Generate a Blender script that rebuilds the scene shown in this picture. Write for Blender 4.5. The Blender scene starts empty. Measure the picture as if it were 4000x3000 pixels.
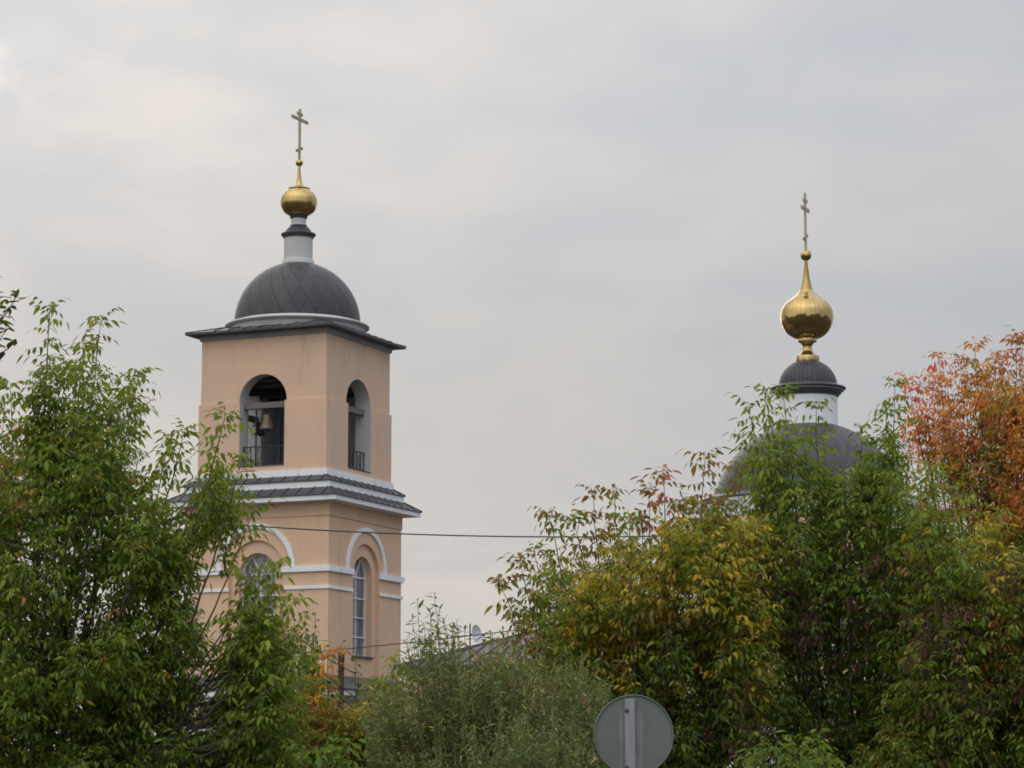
import bpy, math, random
import numpy as np
from mathutils import Vector

SC = bpy.context.scene
COL = SC.collection
R = math.radians

# ------------------------------------------------------------------ camera
TILT = R(8.628)
EYE = 1.7
FPX = 11111.0                       # focal length in pixels of the 4000 px wide photograph
cam_d = bpy.data.cameras.new('camera')
cam_d.lens = 100.0
cam_d.sensor_width = 36.0
cam_d.clip_start = 0.5
cam_d.clip_end = 6000.0
cam = bpy.data.objects.new('camera', cam_d)
cam.location = (0, 0, EYE)
cam.rotation_euler = (math.pi / 2 + TILT, 0, 0)
COL.objects.link(cam)
SC.camera = cam

# ------------------------------------------------------------------ view
SC.view_settings.view_transform = 'Standard'
SC.view_settings.look = 'None'
SC.view_settings.exposure = -0.2
SC.view_settings.gamma = 1.0
SC.view_settings.use_curve_mapping = False
SC.render.engine = 'CYCLES'
SC.cycles.filter_width = 1.75         # the small camera's slightly soft lens

# ------------------------------------------------------------------ sky and sun
SUN_EL, SUN_AZ = R(14.5), R(-10.7)  # behind thin cloud, low on the left
SUN_DIR = Vector((math.sin(SUN_AZ) * math.cos(SUN_EL), math.cos(SUN_AZ) * math.cos(SUN_EL), math.sin(SUN_EL)))


class NT:
    """small helper round a node tree"""
    def __init__(self, tree):
        self.t = tree
        self.n = tree.nodes
        self.l = tree.links

    def new(self, kind, **kw):
        nd = self.n.new(kind)
        for k, v in kw.items():
            setattr(nd, k, v)
        return nd

    def put(self, sock, v):
        if hasattr(v, 'links') or hasattr(v, 'is_linked'):
            self.l.new(v, sock)
        else:
            sock.default_value = v

    def math(self, op, a, b=None, c=None, clamp=False):
        nd = self.new('ShaderNodeMath', operation=op)
        nd.use_clamp = clamp
        for i, v in enumerate((a, b, c)):
            if v is not None:
                self.put(nd.inputs[i], v)
        return nd.outputs[0]

    def vmath(self, op, a, b=None, scale=None):
        nd = self.new('ShaderNodeVectorMath', operation=op)
        self.put(nd.inputs[0], a)
        if b is not None:
            self.put(nd.inputs[1], b)
        if scale is not None:
            self.put(nd.inputs['Scale'], scale)
        return nd.outputs['Value'] if op in ('DOT_PRODUCT', 'LENGTH') else nd.outputs[0]

    def mix(self, fac, a, b, blend='MIX'):
        nd = self.new('ShaderNodeMix', data_type='RGBA', blend_type=blend)
        self.put(nd.inputs[0], fac)
        self.put(nd.inputs[6], a if not isinstance(a, tuple) or len(a) == 4 else (*a, 1))
        self.put(nd.inputs[7], b if not isinstance(b, tuple) or len(b) == 4 else (*b, 1))
        return nd.outputs[2]

    def ramp(self, fac, lo, hi, smooth=True):
        nd = self.new('ShaderNodeMapRange')
        nd.interpolation_type = 'SMOOTHSTEP' if smooth else 'LINEAR'
        self.put(nd.inputs[0], fac)
        nd.inputs[1].default_value = lo
        nd.inputs[2].default_value = hi
        return nd.outputs[0]

    def noise(self, vec, scale, detail=4.0, rough=0.55, dist=0.0):
        nd = self.new('ShaderNodeTexNoise')
        if vec is not None:
            self.l.new(vec, nd.inputs['Vector'])
        nd.inputs['Scale'].default_value = scale
        nd.inputs['Detail'].default_value = detail
        nd.inputs['Roughness'].default_value = rough
        nd.inputs['Distortion'].default_value = dist
        return nd.outputs[0]

    def mapping(self, vec, scale=(1, 1, 1), rot=(0, 0, 0), loc=(0, 0, 0)):
        nd = self.new('ShaderNodeMapping')
        self.l.new(vec, nd.inputs[0])
        nd.inputs['Scale'].default_value = scale
        nd.inputs['Rotation'].default_value = rot
        nd.inputs['Location'].default_value = loc
        return nd.outputs[0]


world = bpy.data.worlds.new('World')
SC.world = world
world.use_nodes = True
w = NT(world.node_tree)
for nd in list(w.n):
    w.n.remove(nd)
tc = w.new('ShaderNodeTexCoord')
d = tc.outputs['Generated']
sky = w.new('ShaderNodeTexSky', sky_type='NISHITA')
sky.sun_disc = False
sky.sun_elevation = SUN_EL
sky.sun_rotation = SUN_AZ
sep = w.new('ShaderNodeSeparateXYZ')
w.l.new(d, sep.inputs[0])
el = sep.outputs['Z']
# layered stratus: wide flat banks plus softer mottling
bank = w.noise(w.mapping(d, (6.0, 6.0, 21.0), (0.0, R(-5), 0.0), (3.1, 0.4, 1.7)), 1.0, 4.0, 0.45, 0.4)
fine = w.noise(w.mapping(d, (17.0, 17.0, 34.0), (0.0, R(3), 0.0), (0.3, 2.0, 4.1)), 1.0, 5.0, 0.5, 0.5)
veil = w.math('ADD', w.math('MULTIPLY', bank, 0.72), w.math('MULTIPLY', fine, 0.28))
thick = w.ramp(veil, 0.36, 0.64)
sund = w.vmath('DOT_PRODUCT', d, tuple(SUN_DIR))
sund = w.math('MAXIMUM', sund, 0.0)
glow_broad = w.math('POWER', sund, 14.0)
glow_wide = w.math('POWER', sund, 60.0)
glow_tight = w.math('POWER', sund, 9000.0)
high = w.ramp(el, 0.12, 0.28)
near_sun = w.math('MULTIPLY', glow_broad, high)
thin = w.mix(w.math('MULTIPLY', glow_wide, high), (0.606, 0.602, 0.606), (0.695, 0.655, 0.605))
cloud = w.mix(thick, (0.512, 0.537, 0.582), thin)
low_pink = w.math('MULTIPLY', w.math('SUBTRACT', 1.0, w.ramp(el, 0.06, 0.14)), w.ramp(fine, 0.50, 0.66))
cloud = w.mix(w.math('MULTIPLY', low_pink, 0.6), cloud, (0.70, 0.655, 0.62))
up_light = w.math('ADD', w.math('MULTIPLY', w.ramp(el, 0.27, 0.9), 1.3), 1.0)
upper = w.math('ADD', w.math('MULTIPLY', near_sun, 0.27), w.math('MULTIPLY', high, 0.06))
upper = w.math('ADD', upper, 1.0)
back = w.math('MAXIMUM', w.vmath('DOT_PRODUCT', d, (-0.62, -0.78, 0.1)), 0.0)
back_light = w.math('ADD', w.math('MULTIPLY', back, 1.0), 1.0)
gain = w.math('MULTIPLY', w.math('MULTIPLY', up_light, upper), back_light)
cloud = w.vmath('SCALE', cloud, scale=gain)
cool = w.ramp(w.vmath('DOT_PRODUCT', d, (0.93, -0.36, 0.0)), -0.1, 0.75)
cloud = w.mix(cool, cloud, w.mix(1.0, cloud, (0.91, 1.0, 1.17), 'MULTIPLY'))
warm = w.vmath('SCALE', (1.0, 0.84, 0.66), scale=w.math('MULTIPLY', glow_tight, w.math('MULTIPLY', w.ramp(fine, 0.35, 0.6), 0.42)))
cloud = w.vmath('ADD', cloud, warm)
cloud10 = w.vmath('SCALE', cloud, scale=10.0)
total = w.mix(0.96, sky.outputs[0], cloud10)
bg = w.new('ShaderNodeBackground')
w.l.new(total, bg.inputs['Color'])
bg.inputs['Strength'].default_value = 0.1
wo = w.new('ShaderNodeOutputWorld')
w.l.new(bg.outputs[0], wo.inputs['Surface'])

sun_d = bpy.data.lights.new('sun', 'SUN')
sun_d.energy = 0.5
sun_d.angle = R(40)
sun_d.color = (1.0, 0.9, 0.76)
sun = bpy.data.objects.new('sun', sun_d)
sun.rotation_euler = (-SUN_DIR).to_track_quat('-Z', 'Y').to_euler()
COL.objects.link(sun)


# ------------------------------------------------------------------ measuring helper: photograph pixel at a known depth -> place
def at(x, y, Y):
    u = (x - 2000) / FPX
    v = (1500 - y) / FPX
    k = Y / (math.cos(TILT) - v * math.sin(TILT))
    return np.array([u * k, Y, EYE + k * (math.sin(TILT) + v * math.cos(TILT))])


def ppm(y, Y):                      # metres per pixel there
    return Y / (FPX * (math.cos(TILT) - (1500 - y) / FPX * math.sin(TILT)))


# ------------------------------------------------------------------ materials
def mat(name):
    m = bpy.data.materials.new(name)
    m.use_nodes = True
    t = NT(m.node_tree)
    b = t.n['Principled BSDF']
    return m, t, b


def plaster(name, col, col2, stain=0.25, course=True, bump=0.15):
    m, t, b = mat(name)
    tc = t.new('ShaderNodeTexCoord')
    o = tc.outputs['Object']
    n1 = t.noise(o, 0.55, 6, 0.6)
    n2 = t.noise(t.mapping(o, (2.2, 2.2, 0.35)), 1.0, 5, 0.6)
    n3 = t.noise(o, 9.0, 5, 0.6)
    f = t.ramp(n1, 0.35, 0.7)
    c = t.mix(f, col, col2)
    st = t.math('MULTIPLY', t.ramp(n2, 0.52, 0.75), stain)
    c = t.mix(st, c, tuple(x * 0.72 for x in col2))
    c = t.mix(t.math('MULTIPLY', t.ramp(n3, 0.3, 0.75), 0.10), c, tuple(x * 0.8 for x in col))
    t.l.new(c, b.inputs['Base Color'])
    b.inputs['Roughness'].default_value = 0.9
    b.inputs['Specular IOR Level'].default_value = 0.2
    h = n3
    if course:
        sp = t.new('ShaderNodeSeparateXYZ')
        t.l.new(o, sp.inputs[0])
        zz = t.math('ADD', sp.outputs['Z'], t.math('MULTIPLY', n1, 0.12))
        wv = t.math('SINE', t.math('MULTIPLY', zz, 2 * math.pi / 0.30))
        h = t.math('ADD', t.math('MULTIPLY', wv, 0.05), n3)
    bp = t.new('ShaderNodeBump')
    bp.inputs['Strength'].default_value = bump
    bp.inputs['Distance'].default_value = 0.05
    t.l.new(h, bp.inputs['Height'])
    t.l.new(bp.outputs[0], b.inputs['Normal'])
    return m


M = {}
M['peach'] = plaster('peach_plaster', (0.735, 0.492, 0.322), (0.675, 0.465, 0.325), 0.42)
M['peach2'] = plaster('peach_plaster_warm', (0.745, 0.495, 0.308), (0.685, 0.465, 0.312), 0.42)
M['white'] = plaster('white_limewash', (0.86, 0.845, 0.80), (0.78, 0.77, 0.735), 0.5, course=False, bump=0.08)
M['drum'] = plaster('drum_painted_sheet', (0.58, 0.565, 0.515), (0.52, 0.505, 0.465), 0.25, course=False, bump=0.04)
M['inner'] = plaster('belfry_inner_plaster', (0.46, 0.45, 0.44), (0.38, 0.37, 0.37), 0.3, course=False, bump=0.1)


def metal_roof(name, col, seams=None, n=24, twist=3.0, rz=1.0, rough=0.42):
    """painted sheet roofing; seams: None, 'diamond' or 'meridian' cut by angle and latitude of the object"""
    m, t, b = mat(name)
    tc = t.new('ShaderNodeTexCoord')
    o = tc.outputs['Object']
    n1 = t.noise(o, 1.3, 5, 0.6)
    n2 = t.noise(t.mapping(o, (5, 5, 0.8)), 1.0, 5, 0.6)
    c = t.mix(t.ramp(n1, 0.3, 0.7), tuple(x * 0.85 for x in col), tuple(x * 1.15 for x in col))
    c = t.mix(t.math('MULTIPLY', t.ramp(n2, 0.5, 0.75), 0.35), c, tuple(x * 1.5 for x in col))
    b.inputs['Roughness'].default_value = rough
    b.inputs['Specular IOR Level'].default_value = 0.32
    if seams:
        sp = t.new('ShaderNodeSeparateXYZ')
        t.l.new(o, sp.inputs[0])
        ph = t.math('DIVIDE', t.math('ARCTAN2', sp.outputs['Y'], sp.outputs['X']), 2 * math.pi)
        rr = t.math('SQRT', t.math('ADD', t.math('POWER', sp.outputs['X'], 2.0), t.math('POWER', sp.outputs['Y'], 2.0)))
        lat = t.math('DIVIDE', t.math('ARCTAN2', t.math('MULTIPLY', sp.outputs['Z'], rz), rr), math.pi / 2)
        pn = t.math('MULTIPLY', ph, float(n))
        fams = [twist, -twist] if seams == 'diamond' else [0.0]
        cells, line = [], None
        for tw in fams:
            q = t.math('ADD', t.math('ADD', pn, t.math('MULTIPLY', lat, tw)), 100.0)
            fr = t.math('FRACT', q)
            cells.append(t.math('FLOOR', q))
            e = t.math('MULTIPLY', t.math('MINIMUM', fr, t.math('SUBTRACT', 1.0, fr)), t.math('MULTIPLY', rr, 6.2832 / n))
            e = t.math('SUBTRACT', 1.0, t.ramp(e, 0.010, 0.042))
            line = e if line is None else t.math('MAXIMUM', line, t.math('MULTIPLY', e, 0.45))
        cv = t.new('ShaderNodeCombineXYZ')
        t.l.new(cells[0], cv.inputs[0])
        t.l.new(cells[-1], cv.inputs[1])
        if seams == 'meridian':
            t.l.new(t.math('FLOOR', t.math('MULTIPLY', lat, 5.0)), cv.inputs[2])
        wn = t.new('ShaderNodeTexWhiteNoise', noise_dimensions='3D')
        t.l.new(cv.outputs[0], wn.inputs['Vector'])
        c = t.mix(t.math('MULTIPLY', wn.outputs['Value'], 0.30), c, tuple(min(1, x * 1.9) for x in col))
        c = t.mix(t.math('MULTIPLY', line, 0.5), c, tuple(x * 0.25 for x in col))
        bp = t.new('ShaderNodeBump')
        bp.inputs['Strength'].default_value = 0.5
        bp.inputs['Distance'].default_value = 0.03
        bp.invert = True
        t.l.new(line, bp.inputs['Height'])
        t.l.new(bp.outputs[0], b.inputs['Normal'])
    else:
        bp = t.new('ShaderNodeBump')
        bp.inputs['Strength'].default_value = 0.12
        bp.inputs['Distance'].default_value = 0.05
        t.l.new(n1, bp.inputs['Height'])
        t.l.new(bp.outputs[0], b.inputs['Normal'])
    t.l.new(c, b.inputs['Base Color'])
    return m


ROOF = (0.066, 0.061, 0.065)
M['roof'] = metal_roof('sheet_roof', ROOF)
M['dome_diamond'] = metal_roof('dome_diamond_sheets', (0.053, 0.047, 0.047), 'diamond', 24, 3.0)
M['dome_big'] = metal_roof('dome_spiral_sheets', (0.056, 0.049, 0.050), 'diamond', 36, 4.0)
M['dome_meridian'] = metal_roof('cupola_meridian_sheets', (0.052, 0.047, 0.050), 'meridian', 40)
M['rim'] = metal_roof('dark_rim_metal', (0.075, 0.075, 0.08))
M['flash'] = metal_roof('pale_flashing', (0.24, 0.24, 0.235), rough=0.5)


def gold(name, n, rows, rough, wob, seam=0.6):
    m, t, b = mat(name)
    b.inputs['Metallic'].default_value = 1.0
    b.inputs['Roughness'].default_value = rough
    tc = t.new('ShaderNodeTexCoord')
    o = tc.outputs['Object']
    sp = t.new('ShaderNodeSeparateXYZ')
    t.l.new(o, sp.inputs[0])
    ph = t.math('MULTIPLY', t.math('DIVIDE', t.math('ARCTAN2', sp.outputs['Y'], sp.outputs['X']), 2 * math.pi), float(n))
    ph = t.math('ADD', ph, 200.0)
    zz = t.math('ADD', t.math('MULTIPLY', sp.outputs['Z'], float(rows)), 200.0)
    cv = t.new('ShaderNodeCombineXYZ')
    t.l.new(t.math('FLOOR', ph), cv.inputs[0])
    t.l.new(t.math('FLOOR', zz), cv.inputs[1])
    wn = t.new('ShaderNodeTexWhiteNoise', noise_dimensions='2D')
    t.l.new(cv.outputs[0], wn.inputs['Vector'])
    fr = t.math('FRACT', ph)
    rr = t.math('SQRT', t.math('ADD', t.math('POWER', sp.outputs['X'], 2.0), t.math('POWER', sp.outputs['Y'], 2.0)))
    e = t.math('MULTIPLY', t.math('MINIMUM', fr, t.math('SUBTRACT', 1.0, fr)), t.math('MULTIPLY', rr, 6.283 / n))
    fz = t.math('FRACT', zz)
    ez = t.math('DIVIDE', t.math('MINIMUM', fz, t.math('SUBTRACT', 1.0, fz)), float(rows))
    line = t.math('SUBTRACT', 1.0, t.ramp(e, 0.003, 0.011))
    linez = t.math('MULTIPLY', t.math('SUBTRACT', 1.0, t.ramp(ez, 0.002, 0.008)), 0.5)
    line = t.math('MULTIPLY', t.math('MAXIMUM', line, linez), seam)
    c = t.mix(t.math('MULTIPLY', wn.outputs['Value'], 0.35), (0.56, 0.395, 0.155), (0.40, 0.27, 0.10))
    c = t.mix(line, c, (0.25, 0.15, 0.04))
    t.l.new(c, b.inputs['Base Color'])
    gm = t.new('ShaderNodeNewGeometry')
    off = t.vmath('SUBTRACT', wn.outputs['Color'], (0.5, 0.5, 0.5))
    nrm = t.vmath('NORMALIZE', t.vmath('ADD', gm.outputs['Normal'], t.vmath('SCALE', off, scale=wob)))
    t.l.new(nrm, b.inputs['Normal'])
    return m


M['gold_panel'] = gold('gold_panels', 34, 5.2, 0.17, 0.11, 0.8)
M['gold_soft'] = gold('gold_sheets', 22, 1.6, 0.27, 0.12, 0.35)


def plain(name, col, rough=0.7, metallic=0.0, var=0.25, scale=8.0, stretch=(1, 1, 1), bump=0.1, spec=0.4):
    m, t, b = mat(name)
    tc = t.new('ShaderNodeTexCoord')
    n = t.noise(t.mapping(tc.outputs['Object'], stretch), scale, 5, 0.6)
    c = t.mix(t.ramp(n, 0.3, 0.7), tuple(x * (1 - var) for x in col), tuple(min(1, x * (1 + var)) for x in col))
    t.l.new(c, b.inputs['Base Color'])
    b.inputs['Roughness'].default_value = rough
    b.inputs['Metallic'].default_value = metallic
    b.inputs['Specular IOR Level'].default_value = spec
    if bump:
        bp = t.new('ShaderNodeBump')
        bp.inputs['Strength'].default_value = bump
        bp.inputs['Distance'].default_value = 0.02
        t.l.new(n, bp.inputs['Height'])
        t.l.new(bp.outputs[0], b.inputs['Normal'])
    return m


M['cross_gold'] = plain('aged_gilt', (0.42, 0.35, 0.20), 0.42, 0.75, 0.15)
M['bronze'] = plain('bell_bronze', (0.17, 0.13, 0.09), 0.5, 0.6, 0.3)
M['bronze_dark'] = plain('dark_bronze', (0.06, 0.055, 0.05), 0.55, 0.5, 0.3)
M['timber'] = plain('old_timber', (0.17, 0.14, 0.125), 0.85, 0, 0.3, 6, (1, 1, 4))
M['iron'] = plain('black_iron', (0.035, 0.033, 0.034), 0.6, 0.3, 0.3)
M['frame'] = plain('white_frame_paint', (0.78, 0.78, 0.77), 0.55, 0, 0.05)
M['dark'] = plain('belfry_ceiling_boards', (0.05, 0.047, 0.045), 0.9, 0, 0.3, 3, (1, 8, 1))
M['rust'] = plain('rusty_steel', (0.075, 0.036, 0.026), 0.85, 0.1, 0.45, 9)
M['cable'] = plain('cable_sheath', (0.045, 0.045, 0.052), 0.6, 0, 0.1)
M['dish'] = plain('dish_grey_paint', (0.62, 0.62, 0.60), 0.5, 0, 0.06, 3)
M['bark'] = plain('twig_bark', (0.085, 0.066, 0.055), 0.9, 0, 0.35, 12, (1, 1, 0.3))
M['bark_green'] = plain('willow_whip_bark', (0.20, 0.19, 0.08), 0.8, 0, 0.3, 12)
M['seed'] = plain('dry_samara', (0.105, 0.050, 0.030), 0.85, 0, 0.4, 14)
M['brick_tile'] = plain('red_tile_chip', (0.42, 0.17, 0.09), 0.85, 0, 0.2)
M['boundary'] = plaster('boundary_whitewash', (0.72, 0.72, 0.72), (0.62, 0.62, 0.62), 0.4, course=False)


def glass_mat():
    m, t, b = mat('window_glass_with_pale_curtain')
    tc = t.new('ShaderNodeTexCoord')
    o = tc.outputs['Object']
    n = t.noise(t.mapping(o, (7, 7, 0.35)), 1.0, 3, 0.5)
    c = t.mix(t.ramp(n, 0.42, 0.6), (0.10, 0.105, 0.105), (0.25, 0.25, 0.24))
    t.l.new(c, b.inputs['Base Color'])
    b.inputs['Roughness'].default_value = 0.08
    b.inputs['Specular IOR Level'].default_value = 0.7
    n2 = t.noise(o, 1.4, 2, 0.5)
    bp = t.new('ShaderNodeBump')
    bp.inputs['Strength'].default_value = 0.05
    bp.inputs['Distance'].default_value = 0.1
    t.l.new(n2, bp.inputs['Height'])
    t.l.new(bp.outputs[0], b.inputs['Normal'])
    return m


M['glass'] = glass_mat()


def brick_mat():
    m, t, b = mat('red_brickwork')
    tc = t.new('ShaderNodeTexCoord')
    o = tc.outputs['Object']
    sp = t.new('ShaderNodeSeparateXYZ')
    t.l.new(o, sp.inputs[0])
    cv = t.new('ShaderNodeCombineXYZ')
    t.l.new(t.math('ADD', sp.outputs['X'], sp.outputs['Y']), cv.inputs[0])
    t.l.new(sp.outputs['Z'], cv.inputs[1])
    bk = t.new('ShaderNodeTexBrick')
    t.l.new(cv.outputs[0], bk.inputs['Vector'])
    bk.inputs['Color1'].default_value = (0.20, 0.075, 0.045, 1)
    bk.inputs['Color2'].default_value = (0.27, 0.115, 0.07, 1)
    bk.inputs['Mortar'].default_value = (0.30, 0.26, 0.22, 1)
    bk.inputs['Scale'].default_value = 1.0
    bk.inputs['Brick Width'].default_value = 0.26
    bk.inputs['Row Height'].default_value = 0.08
    bk.inputs['Mortar Size'].default_value = 0.008
    n = t.noise(o, 1.5, 5, 0.6)
    c = t.mix(t.math('MULTIPLY', t.ramp(n, 0.45, 0.7), 0.6), bk.outputs['Color'], (0.42, 0.33, 0.25))
    t.l.new(c, b.inputs['Base Color'])
    b.inputs['Roughness'].default_value = 0.9
    return m


M['brick'] = brick_mat()


def ground_mat():
    m, t, b = mat('autumn_grass')
    tc = t.new('ShaderNodeTexCoord')
    o = tc.outputs['Object']
    n = t.noise(o, 0.08, 6, 0.6)
    n2 = t.noise(o, 1.6, 6, 0.7)
    c = t.mix(t.ramp(n, 0.35, 0.65), (0.036, 0.036, 0.022), (0.052, 0.043, 0.032))
    c = t.mix(t.math('MULTIPLY', t.ramp(n2, 0.4, 0.7), 0.5), c, (0.022, 0.026, 0.012))
    t.l.new(c, b.inputs['Base Color'])
    b.inputs['Roughness'].default_value = 0.95
    bp = t.new('ShaderNodeBump')
    bp.inputs['Strength'].default_value = 0.6
    t.l.new(n2, bp.inputs['Height'])
    t.l.new(bp.outputs[0], b.inputs['Normal'])
    return m


M['ground'] = ground_mat()


def leaf_mat(name, gloss=0.14, trans=0.46, silver=None):
    m, t, b = mat(name)
    at_ = t.new('ShaderNodeAttribute')
    at_.attribute_name = 'leaf_color'
    col = at_.outputs['Color']
    tc = t.new('ShaderNodeTexCoord')
    n = t.noise(tc.outputs['Object'], 22.0, 3, 0.6)
    hs = t.new('ShaderNodeHueSaturation')
    t.l.new(col, hs.inputs['Color'])
    t.l.new(t.math('ADD', t.math('MULTIPLY', n, 0.8), 0.6), hs.inputs['Value'])
    c = hs.outputs[0]
    if silver:
        g = t.new('ShaderNodeNewGeometry')
        c = t.mix(t.math('MULTIPLY', g.outputs['Backfacing'], 0.45), c, silver)
    t.l.new(c, b.inputs['Base Color'])
    b.inputs['Roughness'].default_value = 0.5
    b.inputs['Specular IOR Level'].default_value = gloss
    tr = t.new('ShaderNodeBsdfTranslucent')
    tcol = t.mix(1.0, c, (1.25, 1.2, 0.55), 'MULTIPLY')
    t.l.new(tcol, tr.inputs['Color'])
    mx = t.new('ShaderNodeMixShader')
    mx.inputs[0].default_value = trans
    t.l.new(b.outputs[0], mx.inputs[1])
    t.l.new(tr.outputs[0], mx.inputs[2])
    t.l.new(mx.outputs[0], t.n['Material Output'].inputs['Surface'])
    return m


M['leaf'] = leaf_mat('box_elder_leaf')
M['leaf_round'] = leaf_mat('round_leaf', 0.2, 0.3)
M['leaf_willow'] = leaf_mat('willow_leaf', 0.25, 0.28, (0.20, 0.22, 0.14))


def sign_mat():
    m, t, b = mat('sign_back_grey_paint')
    tc = t.new('ShaderNodeTexCoord')
    o = tc.outputs['Object']
    n = t.noise(o, 6, 5, 0.6)
    st = t.noise(t.mapping(o, (26, 1, 1.2)), 1.0, 4, 0.6)
    c = t.mix(t.ramp(n, 0.3, 0.7), (0.132, 0.148, 0.120), (0.152, 0.168, 0.140))
    sp = t.new('ShaderNodeSeparateXYZ')
    t.l.new(o, sp.inputs[0])
    near = t.math('SUBTRACT', 1.0, t.ramp(t.math('ABSOLUTE', t.math('ADD', sp.outputs['X'], 0.02)), 0.03, 0.12))
    low = t.ramp(t.math('MULTIPLY', sp.outputs['Z'], -1.0), -0.30, -0.05)
    f = t.math('MULTIPLY', t.math('MULTIPLY', near, t.ramp(st, 0.40, 0.60)), t.math('MULTIPLY', low, 0.8))
    c = t.mix(f, c, (0.40, 0.365, 0.31))
    sc_n = t.noise(t.mapping(o, (60, 1, 5)), 1.0, 3, 0.6)
    c = t.mix(t.math('MULTIPLY', t.ramp(sc_n, 0.62, 0.72), 0.35), c, (0.30, 0.30, 0.27))
    gr = t.noise(o, 2.6, 5, 0.65)
    c = t.mix(t.math('MULTIPLY', t.ramp(gr, 0.45, 0.7), 0.35), c, (0.095, 0.10, 0.085))
    t.l.new(c, b.inputs['Base Color'])
    b.inputs['Roughness'].default_value = 0.5
    return m


M['sign_back'] = sign_mat()
M['sign_post'] = plain('galvanised_post', (0.29, 0.27, 0.265), 0.6, 0.15, 0.12, 5, (8, 1, 0.6))
M['sign_face'] = plain('sign_front_white', (0.75, 0.75, 0.75), 0.4, 0, 0.03)


# ------------------------------------------------------------------ mesh helpers
def tag(o, label=None, cat=None, group=None, kind=None):
    if label:
        o['label'] = label
    if cat:
        o['category'] = cat
    if group:
        o['group'] = group
    if kind:
        o['kind'] = kind
    return o


def empty(name, loc, rz=0.0):
    o = bpy.data.objects.new(name, None)
    o.location = loc
    o.rotation_euler = (0, 0, rz)
    o.empty_display_size = 0.3
    COL.objects.link(o)
    return o


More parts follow.
